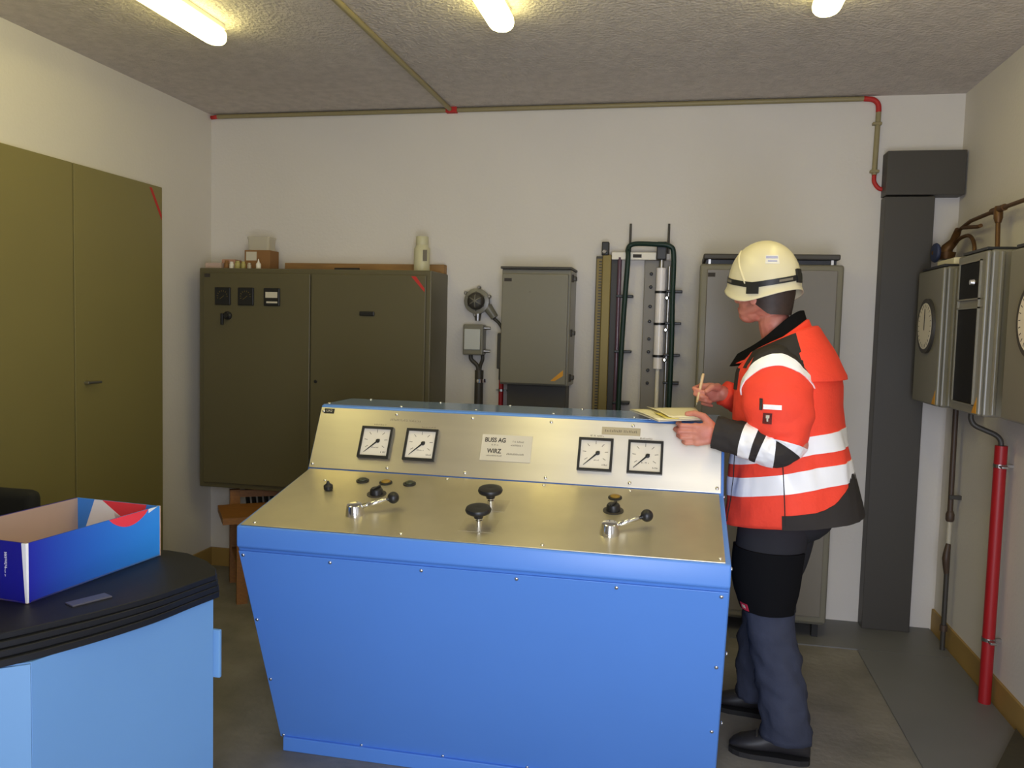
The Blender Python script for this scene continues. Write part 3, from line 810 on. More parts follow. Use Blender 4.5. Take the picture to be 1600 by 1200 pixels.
TOP = basis((cX, cY, 1.2075), (1, 0, 0), (0, 1, 0), (0, 0, 1))
screws(TOP, [(u, 0.885) for u in (0.10, 0.40, 0.69, 0.98, 1.28)] + [(u, 0.655) for u in us], 0.0)
SD = basis((cR, cY, 0), (0, 1, 0), (0, 0, 1), (1, 0, 0))
screws(SD, [(0.02, 0.86), (0.06, 0.60), (0.13, 0.36), (0.52, 0.965), (0.66, 1.18), (0.66, 0.6), (0.32, 0.07)], 0.0)
# panel gauges
gid = 0
for u0 in (0.190, 0.3655, 1.0085, 1.1825):
    c = (u0 + 0.061, 0.1145)
    fm = PN @ Matrix.Translation((c[0], c[1], 0.004))
    bm = new()
    for a0, a1, b0, b1 in ((-0.061, 0.061, 0.0525, 0.061), (-0.061, 0.061, -0.061, -0.0525), (-0.061, -0.0525, -0.0525, 0.0525), (0.0525, 0.061, -0.0525, 0.0525)):
        box(bm, a0, a1, b0, b1, 0, 0.012, mtx=fm)
    g = obj('gauge', bm, 'black', con)
    obj('dial_face', box(new(), -0.053, 0.053, -0.053, 0.053, 0.0, 0.005, mtx=fm), 'dial', g)
    bm = new()
    for k in range(7):
        a = radians(215 - k * 41.5)
        box(bm, -0.006, 0.006, -0.001, 0.001, 0.005, 0.0056, mtx=fm @ Matrix.Translation((0.039 * cos(a), 0.006 + 0.039 * sin(a), 0)) @ Matrix.Rotation(a, 4, 'Z'))
    scribble(bm, fm @ Matrix.Translation((0, 0, 0.005)), -0.012, 0.014, -0.02, 0.005, 0.004, gid)
    scribble(bm, fm @ Matrix.Translation((0, 0, 0.005)), 0.026, 0.045, -0.037, 0.006, 0.004, gid + 9)
    obj('dial_marks', bm, 'print', g)
    bm = new()
    a = radians(224)
    nm = fm @ Matrix.Translation((0.008, 0.006, 0.006)) @ Matrix.Rotation(a, 4, 'Z')
    loft(bm, [[nm @ V((0.012, y, z)) for y, z in ((-0.0028, 0), (0.0028, 0), (0.0028, 0.0012), (-0.0028, 0.0012))], [nm @ V((0.066, y, z)) for y, z in ((-0.0007, 0), (0.0007, 0), (0.0007, 0.0012), (-0.0007, 0.0012))]])
    loft(bm, [[nm @ V((-0.009, y, z)) for y, z in ((-0.003, 0), (0.003, 0), (0.003, 0.0012), (-0.003, 0.0012))], [nm @ V((0.014, y, z)) for y, z in ((-0.0028, 0), (0.0028, 0), (0.0028, 0.0012), (-0.0028, 0.0012))]])
    lathe(bm, nm @ V((0, 0, -0.001)), (nm.to_3x3() @ V((0, 0, 1))), [(0.008, 0), (0.007, 0.004), (0.003, 0.005)], 12)
    obj('needle', bm, 'black', g)
    gid += 1
# name plate
fm = PN @ Matrix.Translation((0.747, 0.121, 0.004))
npl = obj('name_plate', box(new(), -0.093, 0.093, -0.05, 0.05, 0, 0.0025, 0.0008, mtx=fm), 'plate', con)
f2 = fm @ Matrix.Translation((0, 0, 0.0025))
obj('lettering', text_mesh('BUSS AG', 0.0235, f2 @ Matrix.Translation((-0.043, 0.028, 0)), 0.0006, 0.86), 'ink', npl)
obj('lettering', text_mesh('WIRZ', 0.0235, f2 @ Matrix.Translation((-0.043, -0.014, 0)), 0.0006, 0.86), 'ink', npl)
bm = new()
scribble(bm, f2, -0.055, -0.03, 0.010, 0.005, seed=3)
scribble(bm, f2, -0.07, -0.015, -0.031, 0.005, seed=4)
scribble(bm, f2, 0.022, 0.062, 0.026, 0.0065, seed=5)
scribble(bm, f2, 0.016, 0.066, 0.012, 0.0065, seed=6)
scribble(bm, f2, 0.004, 0.066, -0.022, 0.0065, seed=7)
obj('small_print', bm, 'print', npl)
# tag and engraved captions
fm = PN @ Matrix.Translation((0.041, 0.232, 0.004))
tg = obj('label_tag', box(new(), -0.02, 0.02, -0.0095, 0.0095, 0, 0.0015, mtx=fm), 'black', con)
obj('lettering', text_mesh('UA2', 0.013, fm @ Matrix.Translation((0, 0, 0.0016))), 'plate', tg)
bm = new()
f3 = PN @ Matrix.Translation((0, 0, 0.004))
scribble(bm, f3, 0.292, 0.41, 0.209, 0.008, 0.006, 11)
scribble(bm, f3, 0.232, 0.28, 0.187, 0.005, 0.004, 12)
scribble(bm, f3, 0.42, 0.472, 0.186, 0.005, 0.004, 13)
obj('caption', bm, mat('faint_print', srgb(150, 140, 118), 0.7), con)
cap = obj('caption_plate', box(new(), 1.086, 1.222, 0.193, 0.222, 0, 0.0015, mtx=f3), mat('caption_metal', srgb(186, 176, 154), 0.4, 0.7), con)
bm = new()
scribble(bm, f3 @ Matrix.Translation((0, 0, 0.0015)), 1.098, 1.21, 0.208, 0.009, 0.006, 14)
obj('lettering', bm, 'print', cap)
bm = new()
scribble(bm, f3, 1.043, 1.094, 0.187, 0.006, 0.004, 15)
scribble(bm, f3, 1.222, 1.268, 0.186, 0.006, 0.004, 16)
obj('caption', bm, mat('faint_print_dark', srgb(140, 130, 108), 0.7), con)
# controls on the desk
dn = (DK.to_3x3() @ V((0, 0, 1))).normalized()
P_ = lambda u, s, n=0.003: DK @ V((u, s, n))
def knob(u, s, r, h, plate=True):
    k = obj('selector_knob', lathe(new(), P_(u, s, 0.006 if plate else 0.003), dn, [(r, 0), (r * 0.95, h * 0.75), (r * 0.8, h)], 20), 'black', con, True, shade_angle=40)
    bm = new()
    box(bm, -r * 0.9, r * 0.9, -r * 0.2, r * 0.2, h, h * 1.25, 0.002, mtx=DK @ Matrix.Translation((u, s, 0.006)) @ Matrix.Rotation(radians(70), 4, 'Z'))
    obj('grip', bm, 'black', k)
    if plate:
        obj('knob_plate', lathe(new(), P_(u, s), dn, [(r * 1.45, 0), (r * 1.45, 0.003)], 24), 'gasket', con)
knob(0.350, 0.312, 0.023, 0.019)
knob(1.157, 0.310, 0.023, 0.021)
b = obj('push_button', lathe(new(), P_(0.169, 0.323), dn, [(0.012, 0), (0.016, 0.004), (0.016, 0.016), (0.006, 0.024), (0.004, 0.032)], 16), 'black', con, True, shade_angle=40)
for u, s, mm in ((0.257, 0.419, 'tealdisc'), (0.345, 0.416, 'amber'), (0.432, 0.419, 'tealdisc'), (1.154, 0.418, 'amber')):
    p = obj('pilot_lamp', lathe(new(), P_(u, s), dn, [(0.023, 0), (0.023, 0.004), (0.018, 0.006)], 24), 'black', con, True, shade_angle=35)
    obj('lamp_lens', lathe(new(), P_(u, s, 0.009), dn, [(0.018, 0), (0.014, 0.004), (0.004, 0.006)], 24), mm, p, True)
for u, s in ((0.757, 0.285), (0.756, 0.125)):
    hw = obj('hand_wheel', lathe(new(), P_(u, s, 0.030), dn, [(0.014, 0), (0.017, 0.012), (0.038, 0.020), (0.041, 0.027), (0.038, 0.034), (0.026, 0.037), (0.004, 0.034)], 32), 'black', con, True, shade_angle=50)
    obj('spindle', lathe(new(), P_(u, s), dn, [(0.012, 0), (0.012, 0.02), (0.009, 0.022), (0.009, 0.034)], 16), 'chrome', hw, True, shade_angle=40)
    obj('scuffed_square', box(new(), u - 0.055, u + 0.055, s - 0.045, s + 0.05, 0.003, 0.0036, mtx=DK), mat('bare_square', srgb(206, 198, 176), 0.5, 1.0), con)
for u, s in ((0.340, 0.142), (1.16, 0.140)):
    lv = obj('lever', lathe(new(), P_(u, s), dn, [(0.031, 0), (0.029, 0.012), (0.024, 0.034), (0.020, 0.036)], 24), 'chrome', con, True, shade_angle=40)
    a, bb = DK @ V((u + 0.012, s + 0.015, 0.022)), DK @ V((u + 0.108, s + 0.068, 0.040))
    obj('lever_arm', tube(new(), [a, bb], [0.0085, 0.0065], 12), 'chrome', lv, True)
    obj('lever_ball', ball(new(), bb, 0.0195, 12), 'black', lv, True)

# ------------------------------------------------------------------ left desk
t = thing('left_desk', 'light blue desk with curved layered black top at lower left', 'desk', (-1.8, 1.8, 0))
outer = [(-1.255, 2.085), (-1.277, 1.983), (-1.300, 1.865), (-1.343, 1.740), (-1.386, 1.645), (-1.432, 1.560), (-1.52, 1.44), (-1.66, 1.32), (-1.84, 1.24), (-2.10, 1.20), (-2.5, 1.20)]
outer = [tuple(p)[:2] for p in catmull([(x, y, 0) for x, y in outer], 4)]
back = [(-2.5, 2.275), (-1.54, 2.275), (-1.46, 2.262), (-1.36, 2.205), (-1.29, 2.140)]
plan = outer + back
def slab(z0, z1, ins):
    c = V((-1.9, 1.8))
    n = len(plan)
    pts = []
    for i, p in enumerate(plan):
        a, b = V(plan[i - 1]), V(plan[(i + 1) % n])
        d = (b - a).normalized()
        nn = V((d.y, -d.x))
        if nn.dot(V(p) - c) < 0:
            nn = -nn
        k = ins * (1.0 if i < len(outer) else 0.6)
        f = min(1, max(0.25, (2.1 - p[1]) / 0.5)) if i < len(outer) else 0.3
        pts.append(V(p) - nn * (k * f))
    e = 0.0015
    rings = []
    for z, s in ((z0, 0.003), (z0 + e, 0), (z1 - e, 0), (z1, 0.003)):
        rings.append([(p.x + (c.x - p.x) * s, p.y + (c.y - p.y) * s, z) for p in pts])
    return loft(new(), rings)
for i, (z0, z1, ins) in enumerate(((0.735, 0.7525, 0.0), (0.7525, 0.769, 0.014), (0.769, 0.7845, 0.026), (0.7845, 0.80, 0.040))):
    obj('top_layer', slab(z0, z1, ins), 'blacktop', t, True, shade_angle=35)
bmb = prism(new(), [(-1.268, 2.075, 0), (-1.415, 1.572, 0), (-1.80, 1.27, 0), (-2.48, 1.27, 0), (-2.48, 2.25, 0), (-1.45, 2.25, 0), (-1.31, 2.14, 0)], (0, 0, 0.735))
obj('pedestal', bmb, 'deskblue', t)
n_ = V((0.96, -0.28, 0)).normalized()
obj('corner_panel', prism(new(), [V((-1.4155, 1.570, 0.002)) + n_ * 0.0, V((-1.80, 1.268, 0.002)), V((-1.80, 1.262, 0.002)), V((-1.4125, 1.5655, 0.002))], (0, 0, 0.73)), 'deskblue2', t)
obj('side_hinge', box(new(), -1.286, -1.252, 2.082, 2.094, 0.50, 0.64, 0.003), 'deskblue2', t)
pc = V((-1.448, 1.80, 0.80))
rz = math.atan2(0.1, 0.045)
pm = basis(pc, V((0.42, 0.9, 0)).normalized(), V((-0.9, 0.42, 0)).normalized(), (0, 0, 1))
o = obj('metal_card', box(new(), -0.05, 0.05, -0.02, 0.02, 0.0, 0.004, 0.001, mtx=pm), mat('dull_metal_plate', srgb(110, 110, 124), 0.4, 0.5))
tag(o, 'small dull metal plate lying on the black desk top', 'plate')

# ------------------------------------------------------------------ printed cardboard tray
A, B = V((-1.571, 1.735, 0.801)), V((-1.527, 2.205, 0.801))
ex = (B - A).normalized()
ey = V((-ex.y, ex.x, 0))
LB, WB, HB, TB = (B - A).length, 0.31, 0.153, 0.004
tb = basis(A, ex, ey, (0, 0, 1))
t = thing('cardboard_tray', 'open blue printed cardboard tray on the black desk top', 'tray', A)
obj('base', box(new(), 0, LB, 0, WB, 0, TB, mtx=tb), 'kraft', t)
gb = bpy.data.materials.new('blue_gradient_print')          # the print itself fades from dark to bright blue along the tray
gb.use_nodes = True
nt = gb.node_tree
bs = nt.nodes['Principled BSDF']
tc = nt.nodes.new('ShaderNodeTexCoord')
sx = nt.nodes.new('ShaderNodeSeparateXYZ')
mr = nt.nodes.new('ShaderNodeMapRange')
mr.inputs[1].default_value, mr.inputs[2].default_value = 0.0, LB
cr = nt.nodes.new('ShaderNodeValToRGB')
cr.color_ramp.elements[0].color = (*srgb(40, 38, 172), 1)
cr.color_ramp.elements[1].color = (*srgb(56, 156, 255), 1)
nt.links.new(tc.outputs['Object'], sx.inputs[0])
nt.links.new(sx.outputs['Y'], mr.inputs[0])
nt.links.new(mr.outputs[0], cr.inputs[0])
nt.links.new(cr.outputs[0], bs.inputs['Base Color'])
bs.inputs['Roughness'].default_value = 0.35
side = obj('side_wall', box(new(), 0.004, LB, 0, TB, 0, HB, mtx=tb), gb, t)
obj('inner_liner', box(new(), 0.004, LB - TB, TB, TB + 0.0015, TB, HB - 0.001, mtx=tb), 'kraft', t)
far = obj('side_wall', box(new(), 0, LB, WB - TB, WB, 0, HB, mtx=tb), 'boxdark', t)
obj('inner_liner', box(new(), TB, LB - TB, WB - TB - 0.0015, WB - TB, TB, HB - 0.001, mtx=tb), 'kraft', t)
near = obj('end_wall', box(new(), 0, TB, 0.006, WB - TB, 0, HB, mtx=tb), 'boxdark', t)
obj('inner_liner', box(new(), TB, TB + 0.0015, TB, WB - TB, TB, HB - 0.001, mtx=tb), 'kraft', t)
endw = obj('end_wall', box(new(), LB - TB, LB, TB, WB - TB, 0, HB, mtx=tb), 'boxlight', t)
# white fold at the near corner and pale cut edge at the far corner
obj('corner_fold', loft(new(), [[tb @ V(p) for p in ((-0.001, 0.0, 0.002), (0.0035, -0.001, 0.002), (0.0035, 0.006, 0.002), (-0.001, 0.006, 0.002))],
                                [tb @ V(p) for p in ((-0.003, 0.0, HB), (0.004, -0.0012, HB), (0.004, 0.010, HB), (-0.003, 0.014, HB))]]), 'boxwhite', t)
obj('cut_edge', box(new(), LB, LB + 0.004, -0.0005, 0.012, 0, HB, mtx=tb), 'kraft', t)
# print: red field and white wedge, on the outside and on the inside of the far end
def pr(poly, o, e1, e2, nrm, par, name, m):
    poly = [o + e1 * a + e2 * b for a, b in poly]
    return obj(name, prism(new(), poly, nrm * 0.0006), m, par)
zv = V((0, 0, 1))
arc = [(0.27, HB)] + [(0.27 + (0.425 - 0.27) * k / 12, HB - 0.034 * sin(pi * k / 12) ** 0.8) for k in range(1, 12)] + [(0.425, HB)]
pr(arc, A, ex, zv, -ey, side, 'red_print', 'boxred')
pr([(0.425, HB), (0.463, HB), (0.425, HB - 0.012)], A, ex, zv, -ey, side, 'white_print', 'boxwhite')
Eo = A + ex * (LB - TB) + ey * TB
pr([(0.235, HB), (0.205, HB), (0.135, 0.108), (0.275, 0.05)], Eo, ey, zv, -ex, endw, 'white_print', 'boxwhite')
pr([(0.205, HB), (0.04, HB), (0.05, 0.12), (0.08, 0.10), (0.12, 0.088), (0.155, 0.09), (0.16, 0.118), (0.135, 0.108)], Eo, ey, zv, -ex, endw, 'red_print', 'boxred')
bm = new()
fmn = basis(A, (0, 0, 1), ey, -ex)
scribble(bm, fmn, 0.085, 0.125, 0.068, 0.008, 0.0042, 21)
scribble(bm, fmn, 0.06, 0.085, 0.07, 0.003, 0.003, 22)
obj('lettering', bm, 'boxwhite', near)

# ------------------------------------------------------------------ worker
person = None
fd = V((-0.94, 0.342, 0))         # facing
ld = V((-0.342, -0.94, 0))        # to the person's left
TCY = 3.06
def body_mesh():
    bm = new()
    def cone(p0, p1, r0, r1, n=14):
        p0, p1 = V(p0), V(p1)
        ball(bm, p0, r0, 8)
        ball(bm, p1, r1, 8)
        cyl(bm, p0, p1, r0, r1, n)
    # trunk
    for c, r, sc in (((0.40, 3.07, 0.90), 0.13, (0.9, 1.15, 0.9)), ((0.395, 3.07, 1.05), 0.125, (0.9, 1.1, 1)), ((0.385, 3.06, 1.22), 0.135, (0.9, 1.2, 1.1)), ((0.375, 3.06, 1.36), 0.125, (0.85, 1.4, 0.75))):
        ball(bm, c, r, 10, sc)
    cone((0.375, 3.06, 1.40), (0.325, 3.055, 1.56), 0.062, 0.056)
    # head: cranium, face block, jaw, nose, lips, ears
    fh = V((-0.79, 0.61, 0)); lh = V((-0.61, -0.79, 0))
    hc = V((0.287, 3.05, 1.685))
    rot = basis((0, 0, 0), fh, lh, (0, 0, 1))
    ball(bm, hc, 0.1, 14, (1.0, 0.79, 1.08), rot)
    ball(bm, hc + fh * 0.038 + V((0, 0, -0.055)), 0.062, 12, (0.9, 0.98, 1.05), rot)
    ball(bm, hc + fh * 0.062 + V((0, 0, -0.098)), 0.034, 10, (0.95, 1.2, 0.8), rot)
    cone(hc + fh * 0.06 + lh * 0.03 + V((0, 0, -0.085)), hc - fh * 0.02 + lh * 0.058 + V((0, 0, -0.06)), 0.022, 0.02)
    cone(hc + fh * 0.06 - lh * 0.03 + V((0, 0, -0.085)), hc - fh * 0.02 - lh * 0.058 + V((0, 0, -0.06)), 0.022, 0.02)
    cone(hc + fh * 0.094 + V((0, 0, -0.005)), hc + fh * 0.112 + V((0, 0, -0.043)), 0.009, 0.0125)
    for s in (-1, 1):
        ball(bm, hc + fh * 0.098 + lh * 0.009 * s + V((0, 0, -0.046)), 0.009, 6)
        ball(bm, hc + lh * 0.081 * s - fh * 0.004 + V((0, 0, -0.035)), 0.028, 8, (0.65, 0.28, 1.1), rot)
        ball(bm, hc + fh * 0.072 + lh * 0.036 * s + V((0, 0, -0.04)), 0.024, 8, (0.7, 1, 0.8), rot)
        cone(hc + fh * 0.094 + lh * 0.012 * s + V((0, 0, 0.016)), hc + fh * 0.08 + lh * 0.05 * s + V((0, 0, 0.014)), 0.008, 0.008, 8)
    cone(hc + fh * 0.092 + lh * 0.018 + V((0, 0, -0.074)), hc + fh * 0.092 - lh * 0.018 + V((0, 0, -0.074)), 0.0065, 0.0065, 8)
    cone(hc + fh * 0.09 + lh * 0.016 + V((0, 0, -0.085)), hc + fh * 0.09 - lh * 0.016 + V((0, 0, -0.085)), 0.007, 0.007, 8)
    # arms
    LS, LE, LWr = V((0.315, 2.87, 1.38)), V((0.385, 2.83, 1.16)), V((0.140, 2.862, 1.177))
    RS, RE, RWr = V((0.44, 3.24, 1.40)), V((0.39, 3.30, 1.17)), V((0.160, 3.150, 1.299))
    for s_, e_, w_ in ((LS, LE, LWr), (RS, RE, RWr)):
        cone((0.38, 3.06, 1.40), s_, 0.07, 0.062)
        cone(s_, e_, 0.052, 0.042)
        cone(e_, w_, 0.042, 0.027)
    # legs
    cone((0.345, 2.98, 0.88), (0.345, 2.985, 0.52), 0.085, 0.056)
    cone((0.345, 2.985, 0.52), (0.43, 3.0, 0.12), 0.056, 0.042)
    cone((0.41, 3.17, 0.88), (0.37, 3.22, 0.52), 0.085, 0.056)
    cone((0.37, 3.22, 0.52), (0.36, 3.32, 0.12), 0.056, 0.042)
    # left hand: palm edge-on, back towards the camera, fingers curled under the papers
    def hand(w_, dirv, back, up, fingers, thumb, scale=1.0):
        """palm block from wrist w_ along dirv; up = thumb side"""
        for k in range(4):
            o = up * (0.030 - 0.0195 * k)
            cone(w_ + o * 0.55 + dirv * 0.008, w_ + o + dirv * (0.082 - 0.004 * abs(k - 1)), 0.0145, 0.0118)
        ball(bm, w_ + dirv * 0.045 + up * 0.006, 0.036, 8, (1.0, 1.0, 1.0), basis((0, 0, 0), dirv * 1.15, back * 0.46, up * 1.0))
        for k, pts in enumerate(fingers):
            r = (0.0092, 0.0095, 0.0090, 0.0080)[k]
            for a, b in zip(pts[:-1], pts[1:]):
                cone(a, b, r, r * 0.93)
                r *= 0.93
        for a, b, r0, r1 in thumb:
            cone(a, b, r0, r1)
    dv = V((-0.98, 0.02, -0.06)).normalized(); bk = V((0, -1, 0)); upv = V((-0.06, 0.0, 0.998)).normalized()
    fs = []
    Ls = (0.046, 0.050, 0.046, 0.036)
    for k in range(4):
        kn = LWr + upv * (0.030 - 0.0195 * k) + dv * (0.082 - 0.004 * abs(k - 1))
        d1 = (dv + V((0, -0.02, 0.06 - 0.03 * k))).normalized()
        p1 = kn + d1 * Ls[k]
        d2 = (dv * 0.45 + V((0, 0.85, 0.16))).normalized()
        p2 = p1 + d2 * Ls[k] * 0.62
        d3 = (-dv * 0.35 + V((0, 0.85, 0.1))).normalized()
        p3 = p2 + d3 * Ls[k] * 0.45
        fs.append([kn, p1, p2, p3])
    tb0 = LWr + dv * 0.022 + upv * 0.028 + V((0, 0.008, 0))
    tb1 = LWr + dv * 0.050 + upv * 0.062 + V((0, 0.016, 0))
    tb2 = tb1 + V((-0.030, 0.014, 0.0075))
    tb3 = tb2 + V((-0.024, 0.010, -0.004))
    hand(LWr, dv, bk, upv, fs, [(tb0, tb1, 0.0165, 0.0125), (tb1, tb2, 0.012, 0.0105), (tb2, tb3, 0.0105, 0.009)])
    # right hand: loose writing grip around the pen
    dv = V((-0.90, -0.28, -0.05)).normalized(); upv = V((-0.15, -0.12, 0.98)).normalized(); bk = dv.cross(upv).normalized()
    if bk.y < 0:
        bk = -bk
    fs = []
    pal = -bk                                       # palm faces the camera side
    for k in range(4):
        kn = RWr + upv * (0.030 - 0.0195 * k) + dv * (0.080 - 0.004 * abs(k - 1))
        cur = (0.55, 0.75, 0.95, 1.05)[k]
        d1 = (dv * (1 - 0.45 * cur) + pal * 0.8 * cur + upv * (-0.10)).normalized()
        p1 = kn + d1 * (0.042, 0.044, 0.040, 0.032)[k]
        d2 = (-dv * (0.15 + 0.5 * cur) + pal * (0.8 - 0.35 * cur) - upv * 0.22).normalized()
        p2 = p1 + d2 * (0.026, 0.028, 0.026, 0.021)[k]
        d3 = (-dv * (0.35 + 0.45 * cur) - pal * 0.1 - upv * 0.2).normalized()
        p3 = p2 + d3 * (0.019, 0.02, 0.019, 0.016)[k]
        fs.append([kn, p1, p2, p3])
    tb0 = RWr + dv * 0.020 + upv * 0.024 + pal * 0.012
    tb1 = RWr + dv * 0.050 + upv * 0.030 + pal * 0.040
    tb2 = RWr + dv * 0.075 + upv * 0.018 + pal * 0.052
    hand(RWr, dv, bk, upv, fs, [(tb0, tb1, 0.0165, 0.0125), (tb1, tb2, 0.012, 0.0095)])
    return bm
bm = body_mesh()
person = obj('person', bm, 'skin', None, True)
md = person.modifiers.new('remesh', 'REMESH')
md.mode = 'VOXEL'
md.voxel_size = 0.0036
sm = person.modifiers.new('smooth', 'SMOOTH')
sm.factor = 0.5
sm.iterations = 4
dg = bpy.context.evaluated_depsgraph_get()
me = bpy.data.meshes.new_from_object(person.evaluated_get(dg))
person.modifiers.clear()
old = person.data
person.data = me
bpy.data.meshes.remove(old)
me.shade_smooth()
tag(person, 'worker in white helmet and orange high-visibility jacket writing beside the console', 'person')

# eyes
fh = V((-0.79, 0.61, 0)); lh = V((-0.61, -0.79, 0)); hc = V((0.287, 3.05, 1.685))
for s in (-1, 1):
    obj('eye', ball(new(), hc + fh * 0.081 + lh * 0.034 * s, 0.0125, 8), 'eye', person, True)
    obj('iris', ball(new(), hc + fh * 0.0905 + lh * 0.0345 * s, 0.0048, 6), 'hair', person, True)

# hair: cap shell on the back and sides of the head, below the helmet
bm = new()
rings = []
for i in range(9):
    z = 1.735 - i * 0.0182
    r = []
    for j in range(25):
        a = radians(84 + (276 - 84) * j / 24)
        taper = 1 - 0.10 * max(0, i - 4) / 4
        d = fh * cos(a) * 0.107 * taper + lh * sin(a) * 0.090 * taper
        zz = z
        side_f = abs(a - pi) / radians(96)
        zz = z + (0.052 * max(0, side_f - 0.55) / 0.45) * (i / 8)
        d *= 1 + 0.02 * noise.noise(V((j * 1.3, i * 0.7, 0)))
        r.append(hc + d + V((0, 0, zz - hc.z)))
    rings.append(r)
inner = [[hc + (p - hc) * 0.94 for p in r] for r in rings]
loft(bm, rings, cap=False, closed=False)
loft(bm, inner, cap=False, closed=False)
obj('hair', bm, 'hair', person, True)

# ---- helmet
hfw = V((-0.80, 0.60, 0)); hlf = V((-0.60, -0.80, 0))
HC = V((0.282, 3.05, 1.69))
def rim(a):
    """height of the lower helmet edge, a = 0 front, 90 left"""
    c = cos(a)
    zz = 1.632 + 0.052 * max(0, c) ** 2.0 + 0.044 * max(0, -c) ** 1.4
    return zz
def hpt(a, f, off=0.0):
    """f 0 at the rim .. 1 at the crown"""
    z0 = rim(a)
    ztop = 1.850
    zz = z0 + (ztop - z0) * f
    q = max(0.0, min(1.0, (zz - 1.69) / (ztop - 1.69)))
    rr = sqrt(max(0.0, 1 - q ** 2.25))
    la, lb = 0.130, 0.110
    fl = 1 + 0.055 * max(0, 1 - f * 9) ** 1.5 + 0.02 * max(0, (0.30 - f) / 0.3)
    if cos(a) > 0.5:
        fl += 0.04 * max(0, 1 - f * 5) * (cos(a) - 0.5)
    d = hfw * (cos(a) * (la + off) * rr * fl) + hlf * (sin(a) * (lb + off) * rr * fl)
    tilt = 0
    return V((HC.x, HC.y, zz + off * q)) + d
NH = 56
rings = []
fsn = [0, 0.02, 0.05, 0.09, 0.14, 0.2, 0.28, 0.36, 0.45, 0.54, 0.63, 0.72, 0.8, 0.87, 0.93, 0.97, 0.992, 0.9995]
for f in fsn:
    rings.append([hpt(2 * pi * j / NH, f) for j in range(NH)])
bm = new()
inn = [[hpt(2 * pi * j / NH, f, -0.004) for j in range(NH)] for f in (0.0, 0.2, 0.5, 0.85, 0.999)][::-1]
loft(bm, inn + rings)
hel = obj('helmet', bm, 'helmet', person, True)
def hpatch(bm, a0, a1, zc, h, off, n=20):
    """band on the shell: angle range in degrees, zc(a) centre height"""
    rows = []
    for i in range(n + 1):
        a = radians(a0 + (a1 - a0) * i / n)
        col = []
        for k, o in ((-0.5, -0.003), (-0.5, off), (0.5, off), (0.5, -0.003)):
            z = zc(a) + h * k
            f = (z - rim(a)) / (1.850 - rim(a))
            col.append(hpt(a, max(0.05, f), o))
        rows.append(col)
    return loft(bm, rows)
bandz = lambda a: 1.688 + 0.050 * abs(sin((a - radians(100)) / 2)) ** 1.2 if True else 0
obj('goggle_strap', hpatch(new(), -170, 189, bandz, 0.019, 0.0035, 60), 'black', hel, True, shade_angle=40)
obj('side_clip', hpatch(new(), 92, 110, lambda a: 1.676, 0.036, 0.008, 6), 'black', hel, True, shade_angle=40)
obj('rear_clip', hpatch(new(), 174, 188, lambda a: 1.722, 0.045, 0.008, 4), 'black', hel, True, shade_angle=40)
obj('front_clip', hpatch(new(), -8, 10, lambda a: 1.733, 0.040, 0.009, 4), 'black', hel, True, shade_angle=40)
obj('strap_print', hpatch(new(), 40, 58, bandz, 0.008, 0.0042, 6), 'print', hel)
obj('strap_print', hpatch(new(), 140, 164, bandz, 0.008, 0.0042, 6), 'print', hel)
bm = tube(new(), [hpt(radians(a), f, 0.0) for a, f in ((88, 0.28), (80, 0.42), (70, 0.56), (56, 0.70), (40, 0.8))], 0.0045, 6, 4)
obj('shell_ridge', bm, 'helmet', hel, True)
stk = obj('sticker', hpatch(new(), 118, 142, lambda a: 1.776, 0.030, 0.0012, 8), mat('white_sticker', srgb(226, 222, 214), 0.4), hel)
bm = hpatch(new(), 119, 140, lambda a: 1.783, 0.007, 0.002, 6)
hpatch(bm, 122, 138, lambda a: 1.770, 0.004, 0.002, 6)
obj('sticker_print', bm, 'sticker', hel)

# ---- jacket
ZT = [  # z, centre x, half depth a, half width b
    (0.835, 0.418, 0.226, 0.240), (0.90, 0.416, 0.221, 0.242), (0.97, 0.412, 0.210, 0.240), (1.05, 0.406, 0.194, 0.236), (1.15, 0.396, 0.182, 0.232),
    (1.25, 0.384, 0.180, 0.232), (1.33, 0.383, 0.177, 0.230), (1.39, 0.382, 0.170, 0.222), (1.44, 0.376, 0.147, 0.200), (1.485, 0.364, 0.118, 0.155), (1.525, 0.352, 0.098, 0.112),
    (1.56, 0.342, 0.088, 0.090)]
def zt(z):
    if z <= ZT[0][0]:
        return ZT[0][1:]
    for p, q_ in zip(ZT[:-1], ZT[1:]):
        if z <= q_[0]:
            k = (z - p[0]) / (q_[0] - p[0])
            return tuple(p[i] + (q_[i] - p[i]) * k for i in (1, 2, 3))
    return ZT[-1][1:]
def J(z, a, off=0.0):
    """jacket surface; a in radians, 0 front, +90 left (camera side), 180 back"""
    cx_, aa, bb_ = zt(z)
    c, s = cos(a), sin(a)
    e = 2 / 2.35
    cc = abs(c) ** e * (1 if c >= 0 else -1)
    ss = abs(s) ** e * (1 if s >= 0 else -1)
    low = max(0, min(1, (1.36 - z) / 0.3))
    w = 0.011 * low * noise.noise(V((3.1 * c, 3.1 * s, z * 7))) + 0.005 * low * noise.noise(V((9 * c + 5, 9 * s, z * 12)))
    w += 0.007 * low * sin(5 * a + z * 6)
    hem = max(0, min(1, (0.95 - z) / 0.12))
    w += hem * 0.012 * (1 if c < -0.3 else 0) * min(1, (-c - 0.3) / 0.4)
    k = 0.045 - 0.022 * hem
    k *= min(1, max(0, (1.40 - z) / 0.25))
    k += 0.055 * min(1, max(0, (z - 1.40) / 0.10))
    p = V((cx_, TCY, z - k * cc)) + fd * (cc * (aa + off + w)) + ld * (ss * (bb_ + off + w))
    return p
